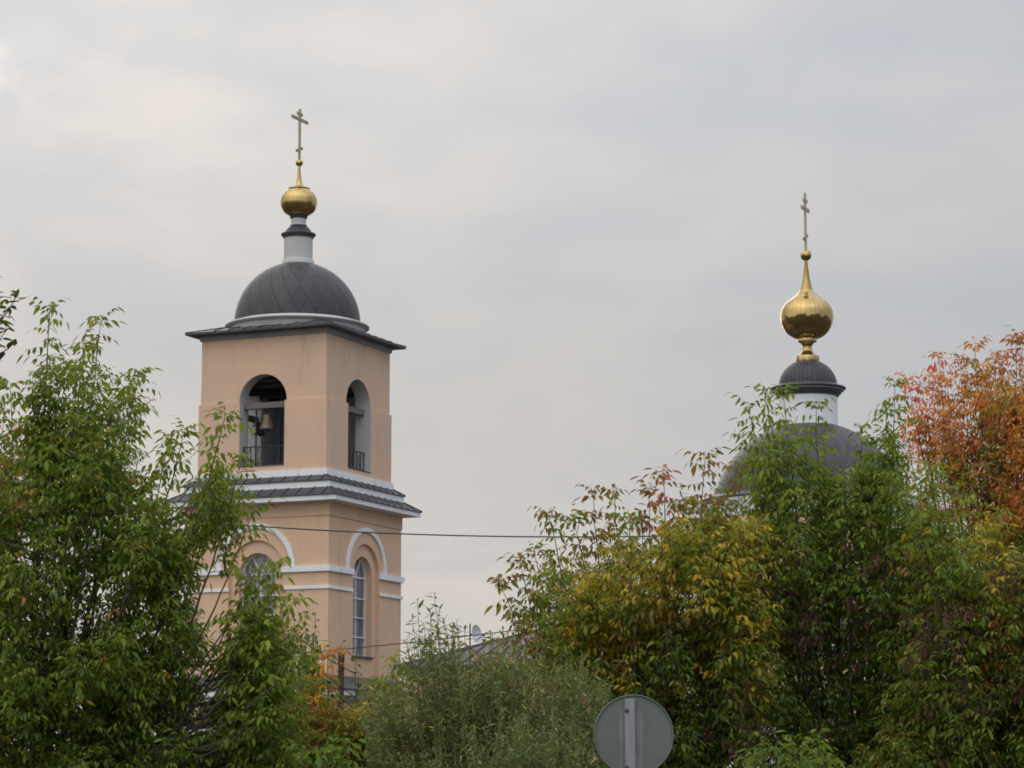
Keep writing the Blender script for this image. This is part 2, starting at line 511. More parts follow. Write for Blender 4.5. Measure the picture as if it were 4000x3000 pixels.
class MB:
    def __init__(self):
        self.v = []
        self.f = []

    def add(self, vs, fs):
        k = len(self.v)
        self.v += [tuple(map(float, p)) for p in vs]
        self.f += [tuple(i + k for i in q) for q in fs]

    def box(self, a, b):
        x0, y0, z0 = a
        x1, y1, z1 = b
        self.add([(x0, y0, z0), (x1, y0, z0), (x1, y1, z0), (x0, y1, z0), (x0, y0, z1), (x1, y0, z1), (x1, y1, z1), (x0, y1, z1)],
                 [(0, 3, 2, 1), (4, 5, 6, 7), (0, 1, 5, 4), (1, 2, 6, 5), (2, 3, 7, 6), (3, 0, 4, 7)])

    def side_box(self, side, u0, u1, d0, d1, z0, z1):
        self.prism(side, [(u0, z0), (u1, z0), (u1, z1), (u0, z1)], d0, d1)

    def prism(self, side, outline, d0, d1):
        """outline in (u, z) on one of four sides of a square plan, from distance d0 (inner) out to d1"""
        n = len(outline)
        vs = [place(side, u, d1, z) for u, z in outline] + [place(side, u, d0, z) for u, z in outline]
        fs = [tuple(range(n)), tuple(range(2 * n - 1, n - 1, -1))]
        for i in range(n):
            j = (i + 1) % n
            fs.append((i, i + n, j + n, j))
        self.add(vs, fs)

    def lathe(self, prof, n=64, c=(0, 0, 0)):
        vs, fs = [], []
        for r, z in prof:
            for k in range(n):
                a = 2 * math.pi * k / n
                vs.append((c[0] + r * math.cos(a), c[1] + r * math.sin(a), c[2] + z))
        for i in range(len(prof) - 1):
            for k in range(n):
                k2 = (k + 1) % n
                fs.append((i * n + k, i * n + k2, (i + 1) * n + k2, (i + 1) * n + k))
        self.add(vs, fs)

    def frustum(self, h0, z0, h1, z1, cx=0, cy=0):
        """square skirt of half width h0 at z0 to h1 at z1 (four faces)"""
        vs = []
        for h, z in ((h0, z0), (h1, z1)):
            vs += [(cx - h, cy - h, z), (cx + h, cy - h, z), (cx + h, cy + h, z), (cx - h, cy + h, z)]
        self.add(vs, [(0, 1, 5, 4), (1, 2, 6, 5), (2, 3, 7, 6), (3, 0, 4, 7)])

    def square_lathe(self, prof):
        for (h0, z0), (h1, z1) in zip(prof[:-1], prof[1:]):
            self.frustum(h0, z0, h1, z1)

    def bar(self, p, q, wu, wv, up=(0, 0, 1)):
        p, q = Vector(p), Vector(q)
        d = (q - p).normalized()
        u = d.cross(Vector(up))
        if u.length < 1e-4:
            u = d.cross(Vector((0, 1, 0)))
        u.normalize()
        v = u.cross(d).normalized()
        vs = []
        for e in (p, q):
            for a, b in ((-1, -1), (1, -1), (1, 1), (-1, 1)):
                vs.append(e + u * (a * wu / 2) + v * (b * wv / 2))
        self.add(vs, [(0, 3, 2, 1), (4, 5, 6, 7), (0, 1, 5, 4), (1, 2, 6, 5), (2, 3, 7, 6), (3, 0, 4, 7)])

    def tube(self, pts, rad, n=8):
        pts = [Vector(p) for p in pts]
        m = len(pts)
        if not hasattr(rad, '__len__'):
            rad = [rad] * m
        vs, fs = [], []
        for i, p in enumerate(pts):
            t = (pts[min(i + 1, m - 1)] - pts[max(i - 1, 0)]).normalized()
            u = t.cross(Vector((0.31, 0.17, 0.93)))
            if u.length < 1e-3:
                u = t.cross(Vector((0, 1, 0)))
            u.normalize()
            v = t.cross(u)
            for k in range(n):
                a = 2 * math.pi * k / n
                vs.append(p + (u * math.cos(a) + v * math.sin(a)) * rad[i])
        for i in range(m - 1):
            for k in range(n):
                k2 = (k + 1) % n
                fs.append((i * n + k, i * n + k2, (i + 1) * n + k2, (i + 1) * n + k))
        fs.append(tuple(range(n - 1, -1, -1)))
        fs.append(tuple((m - 1) * n + k for k in range(n)))
        self.add(vs, fs)

    def build(self, name, material, parent=None, smooth=None, loc=None):
        me = bpy.data.meshes.new(name)
        me.from_pydata(self.v, [], self.f)
        me.update()
        import bmesh
        bm = bmesh.new()
        bm.from_mesh(me)
        bmesh.ops.remove_doubles(bm, verts=bm.verts, dist=1e-5)
        bmesh.ops.recalc_face_normals(bm, faces=bm.faces)
        bm.to_mesh(me)
        bm.free()
        if smooth is not None:
            me.polygons.foreach_set('use_smooth', [True] * len(me.polygons))
            me.set_sharp_from_angle(angle=R(smooth))
        me.materials.append(material)
        o = bpy.data.objects.new(name, me)
        COL.objects.link(o)
        if parent is not None:
            o.parent = parent
        if loc is not None:
            o.location = loc
        return o


def place(side, u, d, z):
    if side == 0:
        return (u, -d, z)
    if side == 1:
        return (d, u, z)
    if side == 2:
        return (-u, d, z)
    return (-d, -u, z)


def arch_notch(hw, z0, z1, ow, zs, n=24):
    """outline of a slab with an arched opening cut up from its foot"""
    pts = [(-hw, z0), (-ow, z0)]
    pts += [(-ow * math.cos(math.pi * k / n), zs + ow * math.sin(math.pi * k / n)) for k in range(n + 1)] if zs > z0 + 1e-6 else \
           [(-ow * math.cos(math.pi * k / n), zs + ow * math.sin(math.pi * k / n)) for k in range(1, n)]
    pts += [(ow, z0), (hw, z0), (hw, z1), (-hw, z1)]
    return pts


def arch_ring(mb, side, r0, r1, zs, d0, d1, n=28, foot=None):
    out = [(r1 * math.cos(math.pi * k / n), zs + r1 * math.sin(math.pi * k / n)) for k in range(n + 1)]
    inn = [(r0 * math.cos(math.pi * k / n), zs + r0 * math.sin(math.pi * k / n)) for k in range(n + 1)]
    if foot is not None:
        out = [(r1, foot)] + out + [(-r1, foot)]
        inn = [(r0, foot)] + inn + [(-r0, foot)]
    m = len(out)
    vs = [place(side, u, d1, z) for u, z in out] + [place(side, u, d1, z) for u, z in inn] + \
         [place(side, u, d0, z) for u, z in out] + [place(side, u, d0, z) for u, z in inn]
    fs = []
    for i in range(m - 1):
        fs += [(i, i + 1, m + i + 1, m + i), (2 * m + i, 3 * m + i, 3 * m + i + 1, 2 * m + i + 1),
               (i, 2 * m + i, 2 * m + i + 1, i + 1), (m + i, m + i + 1, 3 * m + i + 1, 3 * m + i)]
    fs += [(0, m, 3 * m, 2 * m), (m - 1, 3 * m - 1, 4 * m - 1, 2 * m - 1)]
    mb.add(vs, fs)


# ------------------------------------------------------------------ ground
g = MB()
g.add([(-3000, -3000, 0), (3000, -3000, 0), (3000, 3000, 0), (-3000, 3000, 0)], [(0, 1, 2, 3)])
tag(g.build('ground', M['ground']), kind='structure')

# ------------------------------------------------------------------ bell tower
ANG = R(23.82)
TC = (-9.624, 125.73)
tower = empty('bell_tower', (TC[0], TC[1], 0), -ANG)
tag(tower, 'peach bell tower with open arched belfry, white bands, grey dome and gilded onion', 'bell tower')


def z_on_axis(y, Y):
    return float(at(1158, y, Y)[2])


# lower stage: niche layer, window layer, per side
H1, H1b, H1c = 3.52, 3.37, 2.85
lw = MB()
for s in range(4):
    hw = H1 if s % 2 == 0 else H1b
    lw.prism(s, arch_notch(hw, 7.0, 14.40, 1.34, 12.12), H1b, H1)
    hw = H1b if s % 2 == 0 else H1c
    lw.prism(s, arch_notch(hw, 8.56, 14.40, 0.90, 12.02), H1c, H1b)
    lw.side_box(s, -hw, hw, H1c, H1b, 7.0, 8.56)
lw.build('wall', M['peach2'], tower)
up = MB()                             # the plain course under the cornice, a little proud of the wall
up.square_lathe([(3.0, 14.41), (3.56, 14.41), (3.56, 15.02), (3.0, 15.02)])
up.build('frieze_course', M['peach2'], tower)
# tower foot, wider, with its own skirt roof
ft = MB()
ft.square_lathe([(4.0, 0.0), (4.0, 6.75)])
ft.build('base_wall', M['peach2'], tower)
fr = MB()
fr.square_lathe([(3.53, 7.62), (4.45, 7.02), (4.45, 6.96), (4.40, 6.96)])
fr.build('base_roof', M['roof'], tower)
fc = MB()
fc.square_lathe([(4.02, 6.5), (4.10, 6.5), (4.10, 6.68), (4.40, 6.74), (4.40, 6.955), (3.9, 6.955)])
fc.build('base_cornice', M['white'], tower)

# arch hoods, bands
for s in range(4):
    a = MB()
    arch_ring(a, s, 1.70, 1.92, 12.27, H1, H1 + 0.09)
    a.build('arch_hood', M['white'], tower)
for z0, z1, pr, end in ((12.02, 12.27, 0.12, 1.28), (11.28, 11.42, 0.07, 1.30)):
    for s in range(4):                # each length of band turns one corner
        b = MB()
        b.side_box(s, end, H1 + pr, H1, H1 + pr, z0, z1)
        b.side_box((s + 1) % 4, -H1, -end, H1, H1 + pr, z0, z1)
        b.build('band', M['white'], tower)


def window(parent, s, dglass, hw, zb, zs, rails, mid=True, fan=True, depth=0.10, fw=0.06, cx=0.0):
    f = MB()
    arch_ring(f, s, hw - fw, hw, zs, dglass, dglass + depth, foot=zb)
    f.side_box(s, -hw + fw, hw - fw, dglass, dglass + depth, zb, zb + fw)
    if mid:
        f.side_box(s, -0.02, 0.02, dglass, dglass + depth * 0.7, zb + fw, zs)
    for i, z in enumerate(rails):
        t = 0.035 if i == 0 else 0.022
        f.side_box(s, -hw + fw, hw - fw, dglass, dglass + depth * 0.8, z - t, z + t)
    if fan:
        for ang in (60, 120):
            p = place(s, 0.0, dglass + depth * 0.35, zs + 0.03)
            q = place(s, (hw - fw) * math.cos(R(ang)) * 1.0, dglass + depth * 0.35, zs + (hw - fw) * math.sin(R(ang)))
            f.bar(p, q, 0.04, 0.05)
    fo = f.build('window', M['frame'], parent)
    gl = MB()
    out = [(-hw + 0.02, zb + 0.02), (hw - 0.02, zb + 0.02)] + [((hw - 0.02) * math.cos(math.pi * k / 20), zs + (hw - 0.02) * math.sin(math.pi * k / 20)) for k in range(21)]
    gl.prism(s, out, dglass - 0.03, dglass + 0.015)
    gl.build('glass', M['glass'], fo)
    return fo


for s in range(4):
    fo = window(tower, s, 2.98, 0.895, 8.57, 12.02, (12.02, 11.10, 10.26, 9.41))
    sl = MB()
    sl.side_box(s, -0.97, 0.97, 3.10, 3.50, 8.50, 8.56)
    sl.build('sill', M['rim'], fo)

# cornice between the stages: two small roof skirts with white fascias
k1 = MB()
k1.square_lathe([(3.255, 16.20), (3.66, 15.945), (3.66, 15.905), (3.60, 15.905)])
k2 = MB()
k2.square_lathe([(3.61, 15.63), (4.225, 15.255), (4.225, 15.215), (4.17, 15.215)])


def seams(mb, h0, z0, h1, z1, step=0.62):
    for s in range(4):
        n = int(2 * h0 / step)
        for k in range(n + 1):
            u = -h0 + 0.1 + k * (2 * h0 - 0.2) / n
            mb.bar(place(s, u, h0, z0 + 0.012), place(s, u, h1, z1 + 0.012), 0.03, 0.05)
        mb.bar(place(s, h0, h0, z0 + 0.01), place(s, h1, h1, z1 + 0.01), 0.05, 0.05)


seams(k1, 3.255, 16.20, 3.66, 15.945)
seams(k2, 3.61, 15.63, 4.225, 15.255)
k1.build('skirt_roof', M['roof'], tower)
k2.build('skirt_roof', M['roof'], tower)
c1 = MB()
c1.square_lathe([(3.5, 15.60), (3.60, 15.60), (3.60, 15.90), (3.2, 15.90)])
c1.build('cornice', M['white'], tower)
c2 = MB()
c2.square_lathe([(3.45, 14.99), (3.58, 14.99), (3.60, 15.03), (4.05, 15.03), (4.17, 15.01), (4.17, 15.212), (3.5, 15.212)])
c2.build('cornice', M['white'], tower)
pl = MB()
pl.square_lathe([(3.15, 15.95), (3.25, 15.95), (3.25, 16.49), (3.10, 16.49)])
pl.build('plinth', M['white'], tower)

# belfry stage
T = 0.78
bw = MB()
for s in range(4):
    h = 3.17
    hw = h if s % 2 == 0 else h - T
    bw.prism(s, [(-hw, 16.50), (hw, 16.50), (hw, 19.58), (1.12, 19.58), (1.12, 16.72), (-1.12, 16.72), (-1.12, 19.58), (-hw, 19.58)], h - T, h)
    h = 3.10
    hw = h if s % 2 == 0 else h - T + 0.06
    bw.prism(s, arch_notch(hw, 19.582, 22.50, 1.19, 19.60), h - T + 0.06, h)
bw.build('belfry_wall', M['peach'], tower)
for s in range(4):                    # limewashed lining of the openings and the bell chamber
    lin = MB()
    for sg in (-1, 1):
        u0, u1 = sorted((sg * 1.117, sg * 1.105))
        lin.side_box(s, u0, u1, 2.40, 3.155, 16.73, 19.575)
    arch_ring(lin, s, 1.17, 1.187, 19.61, 2.46, 3.085)
    lin.build('opening_lining', M['drum'], tower)
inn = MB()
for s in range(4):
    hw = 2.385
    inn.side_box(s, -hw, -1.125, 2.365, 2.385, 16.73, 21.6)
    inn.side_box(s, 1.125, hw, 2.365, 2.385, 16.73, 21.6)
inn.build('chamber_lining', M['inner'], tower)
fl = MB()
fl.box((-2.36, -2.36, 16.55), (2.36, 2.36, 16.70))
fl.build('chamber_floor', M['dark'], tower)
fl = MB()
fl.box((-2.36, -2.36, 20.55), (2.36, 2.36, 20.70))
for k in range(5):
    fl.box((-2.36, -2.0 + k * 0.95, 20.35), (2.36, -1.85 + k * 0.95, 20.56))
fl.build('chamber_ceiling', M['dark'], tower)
for s in range(4):
    bm_ = MB()
    bm_.side_box(s, -1.10, 1.10, 2.62, 2.84, 19.32, 19.58)
    bm_.build('bell_beam', M['timber'], tower)
    sl = MB()
    sl.side_box(s, -1.10, 1.10, 2.45, 3.20, 16.722, 16.765)
    sl.build('opening_sill', M['rim'], tower)
    rl = MB()
    rl.side_box(s, -1.10, 1.10, 2.83, 2.87, 17.60, 17.65)
    rl.side_box(s, -1.10, 1.10, 2.835, 2.865, 16.86, 16.89)
    for k in range(7):
        u = -1.06 + k * 2.12 / 6
        rl.side_box(s, u - 0.017, u + 0.017, 2.835, 2.865, 16.77, 17.60)
        if k < 6 and k % 2 == 0:
            v = u + 2.12 / 6
            rl.bar(place(s, u + .02, 2.85, 16.90), place(s, v - .02, 2.85, 17.59), 0.018, 0.018)
            rl.bar(place(s, u + .02, 2.85, 17.59), place(s, v - .02, 2.85, 16.90), 0.018, 0.018)
    rl.build('railing', M['iron'], tower)
chip = MB()
chip.box((-0.95, -3.24, 16.50), (-0.30, -3.17, 16.56))
chip.build('brick_patch', M['brick_tile'], tower)
# bell frame post and pull rods inside the chamber
for p_, q_, t_ in (((-0.62, -2.55, 16.7), (-0.62, -2.55, 19.4), 0.05), ((-0.10, -1.2, 16.7), (-0.10, -1.2, 20.4), 0.07),
                   ((-1.9, -0.6, 18.9), (-0.3, -2.2, 18.75), 0.06), ((2.2, 0.4, 16.7), (2.2, 0.4, 20.4), 0.10)):
    fp = MB()
    fp.bar(p_, q_, t_, t_)
    fp.build('bell_frame_bar', M['iron'], tower)

# eaves and roof of the belfry
ev = MB()
ev.square_lathe([(3.06, 22.42), (3.16, 22.42), (3.18, 22.55), (3.26, 22.60), (3.26, 22.64), (3.0, 22.64)])
ev.build('eaves_moulding', M['flash'], tower)
rf = MB()
rf.square_lathe([(3.05, 22.645), (3.60, 22.645), (3.65, 22.66), (3.65, 22.76), (2.2, 23.17)])
seams(rf, 2.3, 23.142, 3.65, 22.76, 0.72)
rf.build('roof', M['roof'], tower)

# dome, drum, neck, onion, cross
rg = MB()
rg.lathe([(2.70, 22.95), (2.98, 22.98), (3.05, 23.20), (3.18, 23.27), (3.23, 23.31), (3.235, 23.345), (3.21, 23.38), (3.15, 23.40), (2.84, 23.50)], 96)
rg.build('dome_ring', M['drum'], tower, 40)
dm = MB()
DR, DZ = 2.83, 23.47
dm.lathe([(DR * math.cos(a), DR * math.sin(a)) for a in np.linspace(0.0, 1.32, 26)], 96)
dm.build('dome', M['dome_diamond'], tower, 40, (0, 0, DZ))
dr = MB()
dr.lathe([(0.72, 26.10), (0.72, 26.38), (0.705, 26.40), (0.645, 26.42), (0.645, 27.42)], 64)
dr.build('drum', M['drum'], tower, 40)
cp = MB()
cp.lathe([(0.66, 27.40), (0.69, 27.42), (0.70, 27.47), (0.73, 27.49), (0.765, 27.52), (0.785, 27.56), (0.785, 27.60), (0.75, 27.63), (0.62, 27.66), (0.60, 27.68)], 64)
cp.build('drum_rim', M['rim'], tower, 40)
cd = MB()
cd.lathe([(0.60, 27.66), (0.585, 27.72), (0.54, 27.80), (0.47, 27.88), (0.40, 27.94), (0.33, 27.985), (0.32, 28.0)], 64)
cd.build('cupola', M['dome_meridian'], tower, 40)
nk = MB()
nk.lathe([(0.33, 27.98), (0.38, 27.99), (0.385, 28.02), (0.335, 28.04), (0.335, 28.30), (0.36, 28.32), (0.36, 28.33)], 48)
nk.build('neck', M['drum'], tower, 40)
nr = MB()
nr.lathe([(0.35, 28.31), (0.38, 28.33), (0.40, 28.37), (0.38, 28.40), (0.40, 28.42), (0.42, 28.45), (0.40, 28.475), (0.30, 28.48)], 48)
nr.build('neck_ring', M['rim'], tower, 40)
ZS = 1.0


def smooth_prof(pts, n=8):
    """Catmull-Rom through (r, z) points"""
    p = [pts[0]] + list(pts) + [pts[-1]]
    out = []
    for i in range(1, len(p) - 2):
        for k in range(n):
            t = k / n
            q = []
            for c in (0, 1):
                a, b, cc, dd = p[i - 1][c], p[i][c], p[i + 1][c], p[i + 2][c]
                q.append(0.5 * (2 * b + (cc - a) * t + (2 * a - 5 * b + 4 * cc - dd) * t * t + (3 * b - a - 3 * cc + dd) * t ** 3))
            out.append((max(0.001, q[0]), q[1]))
    out.append(tuple(pts[-1]))
    return out


on = MB()
on.lathe(smooth_prof([(0.39, 28.46), (0.55, 28.53), (0.70, 28.66), (0.79, 28.83), (0.83, 29.03), (0.81, 29.25), (0.71, 29.46), (0.57, 29.60), (0.47, 29.66)]), 72)
on.build('onion_dome', M['gold_soft'], tower, 60)
on = MB()
on.lathe([(0.46, 29.655), (0.50, 29.665), (0.505, 29.70), (0.48, 29.715), (0.34, 29.72)] +
         smooth_prof([(0.33, 29.725), (0.24, 29.79), (0.17, 29.90), (0.12, 30.06), (0.095, 30.22), (0.075, 30.45), (0.06, 30.74)]), 48)
on.build('spire', M['gold_soft'], tower, 35)


def ball(parent, z, r, material):
    b = MB()
    b.lathe([(r * math.cos(a), r * math.sin(a)) for a in np.linspace(-1.5, 1.5, 19)], 32)
    b.build('ball', material, parent, 60, (0, 0, z))


ball(tower, 30.90, 0.17, M['gold_soft'])


def cross(parent, z0, ztop, zb1, zb2, zb3, l1, l2, l3, wd=0.14, dp=0.07, slant=0.42):
    c = MB()
    c.box((-dp / 2, -wd / 2, z0), (dp / 2, wd / 2, ztop))
    for z, l in ((zb1, l1), (zb2, l2)):
        for sg in (-1, 1):
            ya, yb = sorted((sg * wd / 2, sg * l / 2))
            c.box((-dp / 2 + .003, ya, z - wd / 2), (dp / 2 - .003, yb, z + wd / 2))
    for sg in (-1, 1):
        p = (0, sg * wd * 0.5, zb3 + sg * wd * 0.5 * slant)
        q = (0, sg * l3 / 2, zb3 + sg * l3 / 2 * slant)
        c.bar(p, q, dp * 0.9, wd * 0.95)
    # thin proud edge so that the bars read as made of sheet boxes
    e = 0.012
    c.box((-dp / 2 - e, -wd * 0.28, z0 + .05), (-dp / 2 + 0.001, wd * 0.28, ztop - 0.05))
    return c.build('cross', M['cross_gold'], parent)


cross(tower, 30.98, 33.40, 33.16, 32.91, 31.52, 0.50, 1.55, 0.56)

# lean-to porch range along the near side of the tower
pw = MB()
pw.box((-7.2, -7.6, 0), (3.2, -4.005, 5.15))
pw.build('porch_wall', M['peach2'], tower)
pc = MB()
pc.box((-7.45, -7.85, 5.155), (3.45, -4.01, 5.36))
pc.build('porch_cornice', M['white'], tower)
pr_ = MB()
pr_.add([(-7.6, -8.0, 5.365), (3.6, -8.0, 5.365), (3.6, -4.02, 5.365), (-7.6, -4.02, 5.365),
         (-7.6, -8.0, 5.45), (3.6, -8.0, 5.45), (2.6, -4.02, 5.88), (-6.6, -4.02, 5.88)],
        [(0, 3, 2, 1), (0, 1, 5, 4), (1, 2, 6, 5), (2, 3, 7, 6), (3, 0, 4, 7), (4, 5, 6, 7)])
for k in range(14):
    u = -6.5 + k * 0.68
    pr_.bar((u, -8.0, 5.465), (u, -4.05, 5.89), 0.03, 0.04)
pr_.build('porch_roof', M['roof'], tower)


# bells hang in the belfry: things of their own
def bell(name, lx, ly, ztop, dia, material, label, group='church bells'):
    ca, sa = math.cos(-ANG), math.sin(-ANG)
    root = empty(name, (TC[0] + lx * ca - ly * sa, TC[1] + lx * sa + ly * ca, ztop - dia * 1.08), -ANG)
    tag(root, label, 'bell', group)
    k = dia / 2
    b = MB()
    b.lathe(smooth_prof([(1.0 * k, 0), (0.97 * k, .09 * dia), (0.80 * k, .25 * dia), (0.66 * k, .45 * dia), (0.58 * k, .70 * dia), (0.54 * k, .84 * dia), (0.42 * k, .92 * dia), (0.02, .95 * dia)], 5) , 40)
    b.lathe([(1.0 * k, 0), (0.9 * k, 0.0), (0.75 * k, .2 * dia), (0.55 * k, .5 * dia), (0.4 * k, .8 * dia), (0.02, .86 * dia)], 40)
    for z, r in ((.10, .985), (.30, .765), (.74, .585)):
        b.lathe([(r * k, z * dia - .012), (r * k + .012, z * dia), (r * k, z * dia + .012)], 40)
    b.build('bell_body', material, root, 50)
    y = MB()
    y.bar((-0.10, 0, .93 * dia), (-0.10, 0, 1.55 * dia), 0.035, 0.035)
    y.bar((0.10, 0, .93 * dia), (0.10, 0, 1.55 * dia), 0.035, 0.035)
    y.bar((-0.16, 0, .98 * dia), (0.16, 0, .98 * dia), 0.10, 0.07)
    y.build('hanger', M['iron'], root)
    c = MB()
    c.tube([(0, 0, .8 * dia), (0.01, 0, .1 * dia), (0.015, 0, -.05 * dia), (0.02, 0, -.16 * dia)], [0.012, 0.014, 0.045, 0.03], 8)
    c.build('clapper', M['iron'], root)


bell('bell', 0.02, -2.73, 19.12, 0.68, M['bronze'], 'brown bronze bell hanging under the beam in the left-hand belfry arch')
bell('bell', -1.15, -1.25, 18.95, 0.52, M['bronze_dark'], 'dark bell half hidden behind the brown one inside the belfry')

# ------------------------------------------------------------------ church
LX = 23.87
CY = 116.5
ca, sa = math.cos(-ANG), math.sin(-ANG)
CH = (TC[0] + LX * ca, TC[1] + LX * sa)
church = empty('church', (CH[0], CH[1], 0), -ANG)
tag(church, 'domed church with a gilded onion and grey dome rising behind the green trees', 'church')


def zc(y):
    return float(at(3152, y, CH[1])[2])


def rc(px, y=1500):
    return px * ppm(y, CH[1])


Q = 0.4823


def zq(zy):
    return zc(700 + zy * Q)


def rq(zr):
    return rc(zr * Q, 1200)


body = MB()
body.box((-6.3, -6.3, 0), (6.3, 6.3, 8.15))
body.build('wall', M['peach2'], church)
cc = MB()
cc.square_lathe([(6.31, 7.75), (6.42, 7.75), (6.44, 7.95), (6.75, 8.02), (6.75, 8.20), (6.2, 8.20)])
cc.build('cornice', M['white'], church)
cb = MB()
cb.square_lathe([(6.305, 5.9), (6.42, 5.9), (6.42, 6.12), (6.305, 6.12)])
cb.build('band', M['white'], church)
br = MB()
br.square_lathe([(6.7, 8.205), (6.85, 8.21), (6.85, 8.28), (4.0, 9.75)])
seams(br, 4.0, 9.75, 6.85, 8.28, 0.62)
br.build('roof', M['roof'], church)
ZR = zc(1972)                         # height of the big dome's cornice
dw = MB()
dw.lathe([(4.35, 8.6), (4.35, ZR - 0.45)], 64)
dw.build('drum_wall', M['peach2'], church, 40)
for k in range(8):
    a = 2 * math.pi * (k + 0.5) / 8
    f = MB()
    arch_ring(f, 0, 0.62, 0.80, 12.3, 4.22, 4.50, foot=10.3)
    f.side_box(0, -0.8, 0.8, 4.22, 4.55, 10.18, 10.3)
    f.side_box(0, -0.03, 0.03, 4.22, 4.40, 10.3, 12.9)
    for z in (10.9, 11.6, 12.3):
        f.side_box(0, -0.62, 0.62, 4.22, 4.39, z - .03, z + .03)
    fo = f.build('window', M['frame'], church)
    fo.rotation_euler = (0, 0, a)
    gl = MB()
    gl.prism(0, [(-0.62, 10.3), (0.62, 10.3)] + [(0.62 * math.cos(math.pi * q / 16), 12.3 + 0.62 * math.sin(math.pi * q / 16)) for q in range(17)], 4.2, 4.375)
    gl.build('glass', M['glass'], fo)
dc = MB()
dc.lathe([(4.30, ZR - 0.75), (4.42, ZR - 0.72), (4.44, ZR - 0.52), (4.52, ZR - 0.30), (4.62, ZR - 0.16), (4.64, ZR - 0.03), (4.60, ZR)], 96)
dc.build('drum_cornice', M['white'], church, 40)
de = MB()
de.lathe([(4.61, ZR + .002), (4.68, ZR + .005), (4.69, ZR + 0.06), (4.64, ZR + 0.10), (4.05, ZR + 0.30)], 96)
de.build('dome_rim', M['rim'], church, 40)
BR = rc(384, 1900)
BZ = zc(2030)
bd = MB()
a0 = math.asin((ZR + 0.22 - BZ) / BR)
bd.lathe([(BR * math.cos(a), BR * math.sin(a)) for a in np.linspace(a0, 1.36, 30)], 120)
bd.build('dome', M['dome_big'], church, 40, (0, 0, BZ))
RD = rc(114, 1600)
zt = BZ + BR * math.sin(math.acos(min(1, RD / BR)))
ZD = zc(1522)                         # lantern rim
lt = MB()
lt.lathe([(RD, zt - 0.15), (RD, ZD - 0.20)], 72)
lt.build('lantern', M['white'], church, 40)
lb = MB()
lb.lathe([(RD + .002, ZD - 0.33), (RD + .06, ZD - 0.31), (RD + .10, ZD - 0.22), (RD + .16, ZD - 0.19), (RD + .19, ZD - 0.10)], 72)
lb.build('lantern_moulding', M['rim'], church, 40)
lv = MB()
lv.lathe([(RD + .15, ZD - 0.10), (RD + .26, ZD - 0.09), (RD + .28, ZD - 0.03), (RD + .20, ZD - 0.02)], 72)
lv.build('lantern_fascia', M['flash'], church, 40)
le = MB()
le.lathe([(RD + .20, ZD - 0.02), (RD + .33, ZD - 0.015), (RD + .365, ZD + 0.02), (RD + .35, ZD + 0.06), (RD + .10, ZD + 0.16), (RD - .02, ZD + 0.20)], 72)
le.build('lantern_rim', M['rim'], church, 40)
sz0, sz1 = ZD + 0.16, zq(1481)
sr0, sr1 = RD, rq(97)
sd = MB()
sd.lathe([(math.sqrt(max(0, 1 - (1 - (sr1 / sr0) ** 2) * t * t)) * sr0, (sz1 - sz0) * t) for t in np.linspace(0, 1, 22)], 72)
sd.build('cupola', M['dome_meridian'], church, 40, (0, 0, sz0))
gp = MB()
gp.lathe([(rq(96), zq(1484)), (rq(97), zq(1481)), (rq(97), zq(1440)), (rq(95), zq(1436))] +
         smooth_prof([(rq(80), zq(1433)), (rq(62), zq(1415)), (rq(46), zq(1395)), (rq(39), zq(1372)), (rq(39), zq(1355)), (rq(46), zq(1338)), (rq(62), zq(1322))], 6) +
         [(rq(78), zq(1318)), (rq(79), zq(1312)), (rq(78), zq(1308)), (rq(77), zq(1272)), (rq(70), zq(1268))], 64)
gp.build('gilt_neck', M['gold_soft'], church, 30)
po = MB()
po.lathe(smooth_prof([(rq(72), zq(1293)), (rq(112), zq(1283)), (rq(158), zq(1252)), (rq(193), zq(1205)), (rq(211), zq(1155)), (rq(215), zq(1105)), (rq(203), zq(1052)),
                      (rq(172), zq(1006)), (rq(125), zq(968)), (rq(85), zq(938)), (rq(62), zq(912)), (rq(49), zq(890))], 8), 96)
po.build('onion_dome', M['gold_panel'], church, 60, None)
# move its origin to the onion's middle so that the panels follow it
sp_ = MB()
sp_.lathe([(rq(51), zq(893)), (rq(51), zq(889))] + smooth_prof([(rq(48), zq(888)), (rq(37), zq(840)), (rq(28), zq(795)), (rq(22), zq(742))], 6) +
          [(rq(23), zq(741)), (rq(21), zq(738))] + smooth_prof([(rq(20), zq(738)), (rq(16), zq(700)), (rq(12), zq(655))], 4), 48)
sp_.build('spire', M['gold_panel'], church, 30)
ball(church, zq(616), rq(46), M['gold_soft'])
cross(church, zq(575), zq(112), zq(174), zq(241), zq(470), 0.50, 1.02, 0.50, 0.14, 0.07, 0.5)

# refectory between tower and church, with a hipped sheet roof
X0, X1, HW = -15.9, -6.3, 5.0
ref = MB()
ref.box((X0, -HW, 0), (X1 - .002, HW, 7.45))
ref.box((-19.85, -3.4, 0), (X0 - .002, 3.4, 6.4))
ref.build('refectory_wall', M['peach2'], church)
rcn = MB()
rcn.box((X0 - .25, -HW - .28, 7.452), (X1 - .45, HW + .28, 7.66))
rcn.build('refectory_cornice', M['rim'], church)
rr_ = MB()
ze, zr = 7.78, 9.75
e0, e1_ = X0 - 0.4, X1 - 0.45
hh = HW + 0.42
rr_.add([(e0, -hh, 7.665), (e1_, -hh, 7.665), (e1_, hh, 7.665), (e0, hh, 7.665),
         (e0, -hh, ze), (e1_, -hh, ze), (e1_, hh, ze), (e0, hh, ze), (e0 + 5.4, 0, zr), (e1_, 0, zr)],
        [(0, 3, 2, 1), (0, 1, 5, 4), (1, 2, 6, 9, 5), (2, 3, 7, 6), (3, 0, 4, 7), (4, 5, 9, 8), (6, 7, 8, 9), (7, 4, 8)])
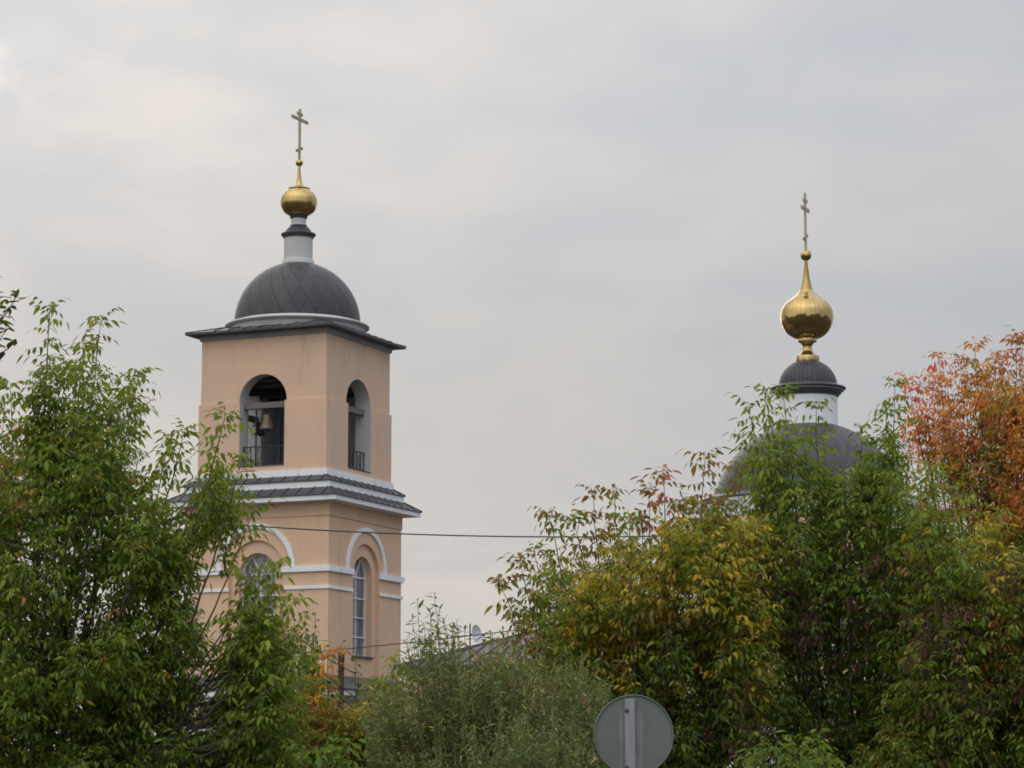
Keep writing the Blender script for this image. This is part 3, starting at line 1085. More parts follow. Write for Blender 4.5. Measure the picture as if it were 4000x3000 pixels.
for k in range(13):
    u = e0 + 0.5 + k * 0.62
    f = min(1.0, (u - e0) / 5.4)
    for sg in (-1, 1):
        rr_.bar((u, sg * hh, ze + .015), (u, sg * hh * (1 - f), ze + (zr - ze) * f + .015), 0.03, 0.06)
rr_.bar((e0, -hh, ze + .01), (e0 + 5.4, 0, zr + .01), 0.08, 0.08)
rr_.build('refectory_roof', M['roof'], church)
for k in range(3):
    x = -14.1 + k * 2.7
    f = MB()
    f.box((x - .75, -HW - .10, 3.0), (x + .75, -HW - .004, 3.15))
    f.box((x - .75, -HW - .10, 5.9), (x + .75, -HW - .004, 6.05))
    f.box((x - .75, -HW - .10, 3.15), (x - .58, -HW - .004, 5.9))
    f.box((x + .58, -HW - .10, 3.15), (x + .75, -HW - .004, 5.9))
    f.box((x - .03, -HW - .07, 3.15), (x + .03, -HW - .004, 5.9))
    f.box((x - .58, -HW - .065, 5.0), (x + .58, -HW - .004, 5.06))
    fo = f.build('refectory_window', M['frame'], church)
    gl = MB()
    gl.box((x - .58, -HW - .04, 3.15), (x + .58, -HW - .002, 5.9))
    gl.build('glass', M['glass'], fo)
lr = MB()
lr.add([(-19.4, -3.75, 6.42), (X0 - .45, -3.75, 6.42), (X0 - .45, 3.75, 6.42), (-19.4, 3.75, 6.42), (-19.4, -3.75, 6.52), (X0 - .45, -3.75, 6.52), (X0 - .45, 3.75, 6.52), (-19.4, 3.75, 6.52),
        (-19.4, 0, 7.4), (X0 - .45, 0, 7.4)],
       [(0, 3, 2, 1), (0, 1, 5, 4), (1, 2, 6, 9, 5), (2, 3, 7, 6), (3, 0, 4, 8, 7), (4, 5, 9, 8), (6, 7, 8, 9)])
lr.build('link_roof', M['roof'], church)

# ------------------------------------------------------------------ brick outbuilding with its flue, dish and masts
SD = 62.0
p0 = at(380, 2875, SD)
p1 = at(2080, 2875, SD)
zs_ = float(p0[2])
shed = empty('brick_outbuilding', (float(p0[0]), SD, 0))
tag(shed, 'low red brick outbuilding with a dark metal roof edge, half hidden behind the shrubs', 'outbuilding')
W_ = float(p1[0] - p0[0])
s_ = MB()
s_.box((0, 0, 0), (W_, 5.5, zs_ - 0.16))
s_.build('wall', M['brick'], shed)
s_ = MB()
s_.add([(-.25, -.35, zs_ - .155), (W_ + .25, -.35, zs_ - .155), (W_ + .25, 5.8, zs_ - .155), (-.25, 5.8, zs_ - .155),
        (-.25, -.35, zs_), (W_ + .25, -.35, zs_), (W_ + .25, 5.8, zs_ + .25), (-.25, 5.8, zs_ + .25)],
       [(0, 3, 2, 1), (0, 1, 5, 4), (1, 2, 6, 5), (2, 3, 7, 6), (3, 0, 4, 7), (4, 5, 6, 7)])
s_.build('roof', M['roof'], shed)
bc = MB()
bc.box((0, -.05, zs_ - 0.75), (W_, -.002, zs_ - 0.62))
bc.box((0, -.05, 1.2), (W_, -.002, 1.32))
bc.build('brick_course', M['boundary'], shed)
fp0 = at(1333, 2563, SD + 1)
fl_ = MB()
fl_.tube([(0, 0, 0), (0, 0, float(fp0[2]) - zs_ + .05)], 0.068, 14)
fl_.lathe([(0.068, float(fp0[2]) - zs_ - .1), (0.074, float(fp0[2]) - zs_ - .09), (0.074, float(fp0[2]) - zs_ + .052), (0.05, float(fp0[2]) - zs_ + .053)], 14)
fl_.build('flue_pipe', M['rust'], shed, 40, (float(fp0[0] - p0[0]), 1.0, zs_ - .02))
mp = at(1225, 2467, SD + 1.2)
ms = MB()
ms.tube([(0, 0, 0), (0, 0, float(mp[2]) - zs_)], 0.016, 8)
ms.box((-.04, -.04, 0), (.04, .04, .06))
ms.build('mast', M['rust'], shed, None, (float(mp[0] - p0[0]), 1.2, zs_ - .02))
# satellite dish on a pole above the outbuilding's roof
dp_ = at(1862, 2478, SD + 2)
dish = empty('satellite_dish', (float(at(1836, 2478, SD + 2)[0]), SD + 2, zs_ + .10))
tag(dish, 'small pale grey satellite dish on a thin pole above the willow', 'satellite dish')
dz = float(dp_[2]) - zs_ - .10
m_ = MB()
m_.tube([(0, 0, -.02), (0, 0, float(at(1836, 2436, SD + 2)[2]) - zs_ - .10)], 0.016, 8)
m_.build('pole', M['iron'], dish)
ds = MB()
rd = 0.20
ds.lathe([(rd * t, 0.07 * t * t) for t in np.linspace(0.02, 1, 10)] + [(rd + .006, 0.072), (rd + .006, 0.062)] + [(rd * t, 0.07 * t * t - .012) for t in np.linspace(1, 0.02, 10)], 40)
do = ds.build('reflector', M['dish'], dish, 50, (0.10, -0.02, dz))
do.rotation_euler = (R(80), 0, R(58))
ar = MB()
ar.bar((0, 0, dz), (0.10, -0.02, dz), 0.03, 0.03)
ar.bar((0.11, -0.05, dz - 0.17), (0.30, -0.12, dz - 0.02), 0.015, 0.015)
ar.box((0.28, -0.15, dz - 0.05), (0.34, -0.09, dz + 0.01))
ar.build('feed_arm', M['iron'], dish)

# white churchyard wall glimpsed low between the trunks
wl0, wl1 = at(2480, 2795, 54), at(3260, 2795, 54)
bwall = empty('boundary_wall', (float(wl0[0]), 54, 0))
tag(bwall, 'whitewashed boundary wall glimpsed low between the trunks right of the round sign', 'wall')
b = MB()
b.box((0, 0, 0), (float(wl1[0] - wl0[0]), 0.3, float(wl0[2]) - .12))
b.build('wall_face', M['boundary'], bwall)
b = MB()
b.box((-.05, -.06, float(wl0[2]) - .118), (float(wl1[0] - wl0[0]) + .05, 0.36, float(wl0[2])))
b.build('coping', M['rim'], bwall)


# ------------------------------------------------------------------ overhead cables
def cable(label, pts, Ys, r):
    P = [at(x, y, Yq) for (x, y), Yq in zip(pts, Ys)]
    xs = [p[0] for p in P]
    cx = np.polyfit(xs, [p[1] for p in P], 1)
    cz = np.polyfit(xs, [p[2] for p in P], 2)
    m = MB()
    X = np.linspace(min(xs) - 9, max(xs) + 9, 60)
    m.tube([(x, float(np.polyval(cx, x)), float(np.polyval(cz, x))) for x in X], r, 6)
    tag(m.build('overhead_cable', M['cable']), label, 'cable', 'overhead cables')


cable('thick dark cable crossing in front of the bell tower above its arches', [(994, 2055), (1300, 2074), (1700, 2090), (2000, 2095.5), (2300, 2097), (2480, 2096)], [47] * 6, 0.0115)
cable('thin lower cable rising from behind the shrubs past the satellite dish', [(1240, 2545), (1500, 2521), (1760, 2492), (2038, 2458), (2300, 2424)], [50] * 5, 0.009)

# ------------------------------------------------------------------ round road sign, seen from behind
SGD = 21.4
sc_ = at(2475, 2871, SGD)
sign = empty('road_sign', (float(sc_[0]), SGD, 0), R(3))
tag(sign, 'round road sign seen from its grey back, bolted to a metal post', 'road sign')
zc0 = float(sc_[2])
r_ = 0.30
pl_ = MB()
pl_.lathe([(0.001, 0.0), (r_ - .012, 0.0), (r_ - .010, 0.012), (r_ - .004, 0.016), (r_, 0.012), (r_, -.006), (r_ - .004, -.010), (0.001, -.010)], 96)
po_ = pl_.build('sign_plate', M['sign_back'], sign, 40, (0, 0, zc0))
po_.rotation_euler = (R(90), 0, 0)
# plate material reads object coordinates: build it upright instead
me = po_.data
for v in me.vertices:
    x, y, z = v.co
    v.co = (x, -z, y)
po_.rotation_euler = (0, 0, 0)
me.update()
fcx = MB()
fcx.lathe([(0.001, 0), (r_ - .02, 0), (r_ - .02, .003), (0.001, .003)], 64)
fo_ = fcx.build('sign_face', M['sign_face'], sign, 40, (0, 0.0145, zc0))
for v in fo_.data.vertices:
    x, y, z = v.co
    v.co = (x, -z, y)
fo_.data.update()
ps = MB()
px_ = -0.031
ps.box((px_ - .038, -.066, 0), (px_ + .038, -.0165, zc0 + 0.262))
ps.add([(px_ - .038, -.0665, zc0 + .262), (px_ + .038, -.0665, zc0 + .262), (px_ + .036, -.02, zc0 + .268), (px_ - .036, -.02, zc0 + .268)], [(0, 1, 2, 3)])
pst = ps.build('post', M['sign_post'], sign)
bv = pst.modifiers.new('edge', 'BEVEL')
bv.width = 0.006
bv.segments = 2
for zz in (zc0 + 0.178, zc0 - 0.243):
    bo = MB()
    bo.lathe([(0.0005, .018), (.008, .016), (.011, .010), (.011, 0.0), (.017, 0.0), (.017, -.002)], 6)
    bq = bo.build('bolt', M['rim'], sign, None, (px_ - .024, -.068, zz))
    bq.rotation_euler = (R(90), 0, 0)

# ------------------------------------------------------------------ vegetation
RNG = np.random.default_rng(7)


def nrm(v):
    return v / np.maximum(np.linalg.norm(v, axis=-1, keepdims=True), 1e-9)


def blade(base, dirv, nv, L, Wd, curl, fold, prof):
    """one leaf blade: midrib bending down, two folded halves; returns verts, tris"""
    side = np.cross(nv, dirv)
    side /= np.linalg.norm(side)
    tm = [0.0] + [p[0] + 0.10 for p in prof[:-1]] + [1.0]
    V = []

    def mid(t):
        dd = dirv * t * L - np.array([0, 0, 1.0]) * curl * L * t * t
        return base + dd
    ms = [mid(t) for t in tm]
    ls = [mid(t) + side * wv * Wd / 2 + nv * fold * wv * Wd / 2 for t, wv in prof]
    rs = [mid(t) - side * wv * Wd / 2 + nv * fold * wv * Wd / 2 for t, wv in prof]
    V = ms + ls + rs
    nm, ne = len(ms), len(ls)
    F = []
    for off, flip in ((nm, False), (nm + ne, True)):
        tri = []
        for i in range(ne):
            tri.append((i, off + i, i + 1))
            if i + 1 < ne:
                tri.append((i + 1, off + i, off + i + 1))
        # last tip triangle
        if nm > ne:
            tri.append((ne, off + ne - 1, nm - 1)) if nm - 1 > ne else None
        for a, b, c in tri:
            F.append((a, c, b) if not flip else (a, b, c))
    return np.array(V), np.array(F)


PROF_ELDER = [(0.22, 0.72), (0.48, 1.0), (0.76, 0.55)]
PROF_WILLOW = [(0.22, 0.8), (0.5, 1.0), (0.8, 0.5)]
PROF_ROUND = [(0.15, 0.8), (0.42, 1.0), (0.74, 0.66)]


def merge(parts):
    V, F, k = [], [], 0
    for v, f in parts:
        V.append(v)
        F.append(f + k)
        k += len(v)
    return np.vstack(V), np.vstack(F)


def elder_variant(rng, n_pairs):
    """compound leaf: petiole along +X from the origin, hanging leaflets"""
    parts = []
    L0 = 0.055
    Lr = 0.075 * n_pairs
    tot = L0 + Lr
    droop = rng.uniform(0.2, 0.75)

    def rp(s):
        return np.array([s * (1 - 0.18 * droop * s / tot), 0, s * 0.42 - droop * s * s / tot])
    # petiole ribbon
    w_ = 0.0022
    a, b, c = rp(0), rp(tot * 0.5), rp(tot)
    pv = np.array([a + [0, w_, 0], a - [0, w_, 0], b + [0, w_, 0], b - [0, w_, 0], c + [0, w_ * .5, 0], c - [0, w_ * .5, 0]])
    parts.append((pv, np.array([(0, 1, 3), (0, 3, 2), (2, 3, 5), (2, 5, 4)])))
    for i in range(n_pairs):
        s = L0 + Lr * (i / n_pairs) * 0.95
        for sg in (-1, 1):
            ang = rng.uniform(0.75, 1.15)
            dn = rng.uniform(0.3, 1.5)
            dv = np.array([math.cos(ang), sg * math.sin(ang), -dn])
            dv /= np.linalg.norm(dv)
            nv = np.array([0.25, sg * 0.45, 1.0])
            nv = nv - dv * nv.dot(dv)
            nv /= np.linalg.norm(nv)
            ln = 0.088 * rng.uniform(0.70, 1.2) * (1.0 - 0.08 * (n_pairs - 1 - i))
            parts.append(blade(rp(s), dv, nv, ln, ln * rng.uniform(0.40, 0.52), rng.uniform(0.15, 0.5), rng.uniform(0.1, 0.5), PROF_ELDER))
    dv = np.array([1.0, rng.uniform(-.25, .25), -rng.uniform(0.5, 1.7)])
    dv /= np.linalg.norm(dv)
    nv = np.array([0.6, 0, 1.0])
    nv = nv - dv * nv.dot(dv)
    nv /= np.linalg.norm(nv)
    ln = 0.105 * rng.uniform(0.9, 1.15)
    parts.append(blade(rp(tot), dv, nv, ln, ln * rng.uniform(0.42, 0.52), rng.uniform(0.15, 0.5), rng.uniform(0.1, 0.4), PROF_ELDER))
    return merge(parts)


def simple_variant(rng, L, ratio, prof, pet, down):
    pv = np.array([[0, .0012, 0], [0, -.0012, 0], [pet, .0012, -.2 * pet], [pet, -.0012, -.2 * pet]])
    parts = [(pv, np.array([(0, 1, 3), (0, 3, 2)]))]
    dv = np.array([1.0, rng.uniform(-.2, .2), -rng.uniform(*down)])
    dv /= np.linalg.norm(dv)
    nv = np.array([0.3, rng.uniform(-.3, .3), 1.0])
    nv = nv - dv * nv.dot(dv)
    nv /= np.linalg.norm(nv)
    ln = L * rng.uniform(0.85, 1.15)
    parts.append(blade(np.array([pet, 0, -.2 * pet]), dv, nv, ln, ln * ratio * rng.uniform(0.85, 1.15), rng.uniform(0.0, 0.35), rng.uniform(0.05, 0.5), prof))
    return merge(parts)


VR = np.random.default_rng(11)
ELDER = [elder_variant(VR, n) for n in (1, 2, 1, 2, 3, 2, 3, 2, 1, 2, 2, 3)]
WILLOW = [simple_variant(VR, 0.072, 0.27, PROF_WILLOW, 0.006, (-0.8, 0.8)) for _ in range(8)]
ROUND = [simple_variant(VR, 0.058, 0.82, PROF_ROUND, 0.02, (0.2, 1.2)) for _ in range(6)]
OVAL = [simple_variant(VR, 0.072, 0.42, PROF_ROUND, 0.012, (-0.1, 0.9)) for _ in range(6)]


def np_mesh(name, V, F, material, parent, color=None, smooth=True):
    me = bpy.data.meshes.new(name)
    nv, nf = len(V), len(F)
    me.vertices.add(nv)
    me.vertices.foreach_set('co', np.ascontiguousarray(V, dtype=np.float32).ravel())
    me.loops.add(nf * 3)
    me.loops.foreach_set('vertex_index', np.ascontiguousarray(F, dtype=np.int32).ravel())
    me.polygons.add(nf)
    me.polygons.foreach_set('loop_start', np.arange(0, nf * 3, 3, dtype=np.int32))
    if smooth:
        me.polygons.foreach_set('use_smooth', np.ones(nf, dtype=bool))
    if color is not None:
        a = me.attributes.new('leaf_color', 'FLOAT_COLOR', 'POINT')
        c4 = np.ones((nv, 4), dtype=np.float32)
        c4[:, :3] = color
        a.data.foreach_set('color', c4.ravel())
    me.update(calc_edges=True)
    me.materials.append(material)
    o = bpy.data.objects.new(name, me)
    COL.objects.link(o)
    o.parent = parent
    return o


def scatter(variants, P, yaw, pitch, roll, scale, colr, rng):
    """place leaf variants; returns V, F, C"""
    which = rng.integers(0, len(variants), len(P))
    Vs, Fs, Cs, k = [], [], [], 0
    for vi, (tv, tf) in enumerate(variants):
        m = which == vi
        n = int(m.sum())
        if not n:
            continue
        cy, sy = np.cos(yaw[m]), np.sin(yaw[m])
        cp, sp = np.cos(pitch[m]), np.sin(pitch[m])
        cr, sr = np.cos(roll[m]), np.sin(roll[m])
        z = np.zeros(n)
        o = np.ones(n)
        Rx = np.stack([np.stack([o, z, z], -1), np.stack([z, cr, -sr], -1), np.stack([z, sr, cr], -1)], 1)
        Ry = np.stack([np.stack([cp, z, -sp], -1), np.stack([z, o, z], -1), np.stack([sp, z, cp], -1)], 1)
        Rz = np.stack([np.stack([cy, -sy, z], -1), np.stack([sy, cy, z], -1), np.stack([z, z, o], -1)], 1)
        Rm = Rz @ Ry @ Rx
        V = np.einsum('nij,vj->nvi', Rm, tv) * scale[m][:, None, None] + P[m][:, None, :]
        F = tf[None, :, :] + (np.arange(n) * len(tv))[:, None, None] + k
        jit = rng.normal(1.0, 0.10, (n, 1, 1))
        C = np.repeat(np.clip(colr[m][:, None, :] * jit, 0.004, 0.9), len(tv), 1)
        Vs.append(V.reshape(-1, 3))
        Fs.append(F.reshape(-1, 3))
        Cs.append(C.reshape(-1, 3))
        k += n * len(tv)
    return np.vstack(Vs), np.vstack(Fs), np.vstack(Cs)


def tubes(curves, n=5):
    """curves: list of (pts (m,3), r0, r1); returns V, F (tris)"""
    Vs, Fs, k = [], [], 0
    ang = np.arange(n) * 2 * math.pi / n
    ca_, sa_ = np.cos(ang), np.sin(ang)
    for pts, r0, r1 in curves:
        m = len(pts)
        t = nrm(np.gradient(pts, axis=0))
        u = nrm(np.cross(t, np.array([0.31, 0.17, 0.11]) + np.array([0.9, 0, 0]) * (np.abs(t[:, 2:3]) > 0.5)))
        v = np.cross(t, u)
        rad = np.linspace(r0, r1, m)[:, None, None]
        ring = pts[:, None, :] + (u[:, None, :] * ca_[None, :, None] + v[:, None, :] * sa_[None, :, None]) * rad
        Vs.append(ring.reshape(-1, 3))
        i = np.arange(m - 1)[:, None] * n
        a = np.arange(n)[None, :]
        b = (a + 1) % n
        q0, q1, q2, q3 = i + a, i + b, i + n + b, i + n + a
        Fs.append(np.concatenate([np.stack([q0, q1, q2], -1).reshape(-1, 3), np.stack([q0, q2, q3], -1).reshape(-1, 3)]) + k)
        k += m * n
    return np.vstack(Vs), np.vstack(Fs)


def bezier(a, b, c, n):
    t = np.linspace(0, 1, n)[:, None]
    return (1 - t) ** 2 * a + 2 * t * (1 - t) * b + t * t * c


def inside(poly, x, y):
    poly = np.array(poly, float)
    x1, y1 = poly[:, 0], poly[:, 1]
    x2, y2 = np.roll(x1, -1), np.roll(y1, -1)
    c = ((y1[None] > y[:, None]) != (y2[None] > y[:, None])) & \
        (x[:, None] < (x2 - x1)[None] * (y[:, None] - y1[None]) / (y2 - y1 + 1e-9)[None] + x1[None])
    return c.sum(1) % 2 == 1


def sample_poly(poly, n, rng):
    poly_ = np.array(poly, float)
    lo, hi = poly_.min(0), poly_.max(0)
    out = []
    while len(out) < n:
        q = rng.uniform(lo, hi, (n * 2, 2))
        out += list(q[inside(poly, q[:, 0], q[:, 1])])
    return np.array(out[:n])


AVOID = [(1255, 1425, 2510, 2770)]      # the flue pipe stands clear of the shrubs here


def clumps(poly, n, rng, size):
    """shoot tips gathered in clumps with gaps between them"""
    n1 = int(n * 0.78)
    cen = sample_poly(poly, max(2, n1 // 7), rng)
    q = cen[rng.integers(0, len(cen), n1)] + rng.normal(0, size, (n1, 2)) * np.array([1.0, 0.75])
    ok = inside(poly, q[:, 0], q[:, 1])
    q[~ok] = cen[rng.integers(0, len(cen), int((~ok).sum()))] + rng.normal(0, size * 0.25, (int((~ok).sum()), 2))
    q = np.vstack([q, sample_poly(poly, n - n1, rng)])
    for x0, x1, y0, y1 in AVOID:
        q = q[~((q[:, 0] > x0) & (q[:, 0] < x1) & (q[:, 1] > y0) & (q[:, 1] < y1))]
    return q


# leaf colours (albedo)
GREEN = (0.158, 0.222, 0.034)
DEEP = (0.104, 0.168, 0.034)
LIGHT = (0.245, 0.295, 0.044)
OLIVE = (0.245, 0.215, 0.040)
YELLOW = (0.560, 0.405, 0.055)
ORANGE = (0.640, 0.280, 0.066)
RUST = (0.330, 0.165, 0.060)
MAROON = (0.230, 0.100, 0.065)
SCARLET = (0.680, 0.185, 0.130)
GREY = (0.085, 0.105, 0.060)


def pick(pal, rng):
    cols = [c for c, _ in pal]
    pr = np.array([p for _, p in pal], float)
    return np.array(cols[rng.choice(len(cols), p=pr / pr.sum())])


def tree(name, label, group, D, base_x, fork, tips, fills, pal, tip_pal=None, variants=ELDER, material='leaf', seed=1, leaf=0.76,
         node=0.082, reach=0.66, alt=False, trunk_r=0.07, spread=0.75, bark='bark', up=0.0, lead=1.22, twig=1.0, clump=70, patches=(), seeds=(), stems=1, shade=None):
    """tips: leading shoots (pixel x, y, depth offset); fills: list of (polygon in pixels, shoots, depth spread)"""
    rng = np.random.default_rng(seed)
    b = at(base_x, 3000, D)
    base = np.array([b[0], D, 0.0])
    root = empty(name, tuple(base))
    tag(root, label, 'shrub' if 'shrub' in name or 'thicket' in name else 'tree', group)
    curves, nodes = [], []
    leaders = []
    fk = base + np.array([0, 0, fork])
    if stems == 1:
        curves.append((bezier(base - [0, 0, 0.1], base + np.array([rng.normal(0, .05), 0, fork * .5]), fk, 8), trunk_r, trunk_r * 0.75))
    T = [at(x, y + 14, D + dy) for x, y, dy in tips]
    for tpt in T:
        org = fk if stems == 1 else base + np.array([rng.normal(0, .35), rng.normal(0, .3), -0.05])
        h = tpt[2] - org[2]
        ctrl = org + np.array([(tpt[0] - org[0]) * rng.uniform(0.45, 0.75), (tpt[1] - org[1]) * 0.6, h * rng.uniform(0.30, 0.5)])
        n = max(10, int(h / 0.12))
        c = bezier(org, ctrl, tpt, n)
        wig = np.cumsum(rng.normal(0, 0.006, (n, 3)), 0)
        wig -= np.linspace(0, 1, n)[:, None] * wig[-1]
        c = c + wig
        leaders.append(c)
        curves.append((c, min(trunk_r * 0.42, 0.010 + 0.006 * h), 0.0028))
        nodes.append((c, lead, True))
    LP = np.vstack(leaders)
    for fill in fills:
        poly, cnt, sd = fill[:3]
        fwd = fill[3] if len(fill) > 3 else 0.0
        pts = clumps(poly, cnt, rng, clump)
        for x, y in pts:
            tpt = at(x, y, D + fwd + np.clip(rng.normal(0, sd), -2.0 * sd, 2.0 * sd))
            # the shoot arches out of its limb: its last stretch leans any way, mostly outward and up
            out = np.array([tpt[0] - base[0], tpt[1] - D, 0.0])
            az_ = math.atan2(out[1], out[0]) + rng.normal(0, 1.1)
            elv = min(1.5, rng.uniform(0.5, 1.4) + up)
            ln = rng.uniform(0.45, 1.1)
            ctrl = tpt - ln * 0.6 * np.array([math.cos(az_) * math.cos(elv), math.sin(az_) * math.cos(elv), math.sin(elv)])
            dz = ctrl[2] - LP[:, 2]
            cost = np.linalg.norm(LP[:, :2] - ctrl[:2], axis=1) + 0.5 * np.abs(dz) + np.where(dz < 0.05, 50, 0)
            j = int(np.argmin(cost + rng.uniform(0, 0.15, len(cost))))
            a = LP[j]
            if dz[j] < 0.05:
                a = np.array([LP[j][0], LP[j][1], max(0.2, ctrl[2] - 0.3)])
            n = 9
            c = bezier(a, ctrl, tpt, n)
            curves.append((c, (0.0065 + 0.0035 * min(ln, 1.5)) * twig, 0.0020 * twig))
            nodes.append((c, rng.uniform(0.85, 1.1), False))
    # leaves
    P, YAW, PIT, ROL, SCL, CO = [], [], [], [], [], []
    for c, sc, is_lead in nodes:
        seg = np.linalg.norm(np.diff(c, axis=0), axis=1)
        s = np.concatenate([[0], np.cumsum(seg)])
        L = s[-1]
        rl = min(L * 0.92, reach * (1.2 if is_lead else 1.0) * rng.uniform(0.8, 1.15))
        col0 = None
        pals = tip_pal if (is_lead and tip_pal) else pal
        tip = c[-1]
        for (px, py, prad, ppal, prob) in patches:
            q = at(px, py, D)
            if (tip[0] - q[0]) ** 2 + (tip[2] - q[2]) ** 2 < (prad * D / FPX) ** 2 and rng.random() < prob:
                pals = ppal
        col0 = pick(pals, rng)
        phi = rng.uniform(0, math.pi)
        sd_ = 0.005
        while sd_ < rl:
            sp_ = L - sd_
            i = min(np.searchsorted(s, sp_) - 1, len(seg) - 1)
            i = max(i, 0)
            f = (sp_ - s[i]) / max(seg[i], 1e-6)
            p = c[i] + (c[i + 1] - c[i]) * f
            grow = min(1.0, (0.78 if is_lead else 0.6) + sd_ / 0.28) * leaf * sc
            azs = [phi + rng.normal(0, .25)] if alt else [phi + rng.normal(0, .22), phi + math.pi + rng.normal(0, .22)]
            if is_lead and not alt:
                azs += [phi + math.pi / 2 + rng.normal(0, .3), phi - math.pi / 2 + rng.normal(0, .3)][:2 if sd_ < 0.14 else (1 if sd_ < 0.5 else 0)]
            for az in azs:
                if rng.random() < 0.06:
                    continue
                P.append(p)
                YAW.append(az)
                PIT.append(rng.normal(0.12 if sd_ > 0.1 else 0.45, 0.25))
                ROL.append(rng.normal(0, 0.30))
                SCL.append(grow * rng.uniform(0.65, 1.22))
                cc_ = col0 if rng.random() < 0.5 else pick(pals, rng)
                cc_ = np.array(cc_) + (np.array(pick(pals, rng)) - np.array(cc_)) * rng.random() ** 2 * 0.7
                CO.append(cc_ * rng.uniform(0.8, 1.2))
            phi += (2.4 if alt else math.pi / 2) + rng.normal(0, .2)
            sd_ += node * ((lead * 1.1 if alt else 1.25) if is_lead else 1.0) * rng.uniform(0.7, 1.3) * (0.5 if sd_ < 0.06 else 1.0)
    V, F = tubes(curves)
    np_mesh('branches', V - base, F, M[bark], root)
    P = np.array(P) - base
    V, F, C = scatter(variants, P, np.array(YAW), np.array(PIT), np.array(ROL), np.array(SCL), np.array(CO), rng)
    np_mesh('crown', V, F, M[material], root, C)
    # hanging seed bunches
    for k in range(len(seeds)):
        x, y = seeds[k]
        p = at(x, y, D - rng.uniform(0.4, 1.25)) - base
        me = SEED_MESH[int(rng.integers(0, len(SEED_MESH)))]
        o = bpy.data.objects.new('seed_cluster', me)
        COL.objects.link(o)
        o.parent = root
        o.location = tuple(p)
        o.rotation_euler = (rng.normal(0, .15), rng.normal(0, .15), rng.uniform(0, 6.28))
        q = rng.uniform(0.6, 1.1)
        o.scale = (q, q, q)
    LEAVES.append((name, len(P)))
    return root


def bunches(poly, n, seed):
    r = np.random.default_rng(seed)
    cen = sample_poly(poly, n // 4 + 1, r)
    return cen[r.integers(0, len(cen), n)] + r.normal(0, 1, (n, 2)) * np.array([38, 45])


LEAVES = []
SEED_MESH = []


def make_seed_mesh(k):
    rng = np.random.default_rng(100 + k)
    parts = []
    ax = np.array([[0, 0, 0.03], [0.004, 0, -0.04], [0.0, 0.004, -0.10], [0, 0, -0.15]])
    v, f = tubes([(ax, 0.0016, 0.001)], 4)
    parts.append((v, f))
    for i in range(64):
        z = -rng.uniform(0.0, 0.16)
        a = rng.uniform(0, 6.28)
        r0 = rng.uniform(0.012, 0.045)
        b0 = np.array([math.cos(a) * r0, math.sin(a) * r0, z + 0.02])
        dv = np.array([math.cos(a) * 0.45, math.sin(a) * 0.45, -1.0]) + rng.normal(0, .25, 3)
        dv /= np.linalg.norm(dv)
        nv = np.array([math.cos(a + 1.3), math.sin(a + 1.3), 0.2])
        nv = nv - dv * nv.dot(dv)
        nv /= np.linalg.norm(nv)
        parts.append(blade(b0, dv, nv, 0.038, 0.012, 0.1, 0.1, [(0.2, 0.6), (0.55, 1.0), (0.85, 0.8)]))
    v, f = merge(parts)
    me_o = np_mesh('seed_cluster', v, f, M['seed'], None)
    me = me_o.data
    bpy.data.objects.remove(me_o)
    return me


SEED_MESH = [make_seed_mesh(k) for k in range(4)]

G_MAIN = [(GREEN, 6), (DEEP, 2.2), (LIGHT, 3.6), (OLIVE, 0.7), (YELLOW, 0.16), (ORANGE, 0.08)]
G_TIP = [(GREEN, 5), (LIGHT, 4), (OLIVE, 1)]

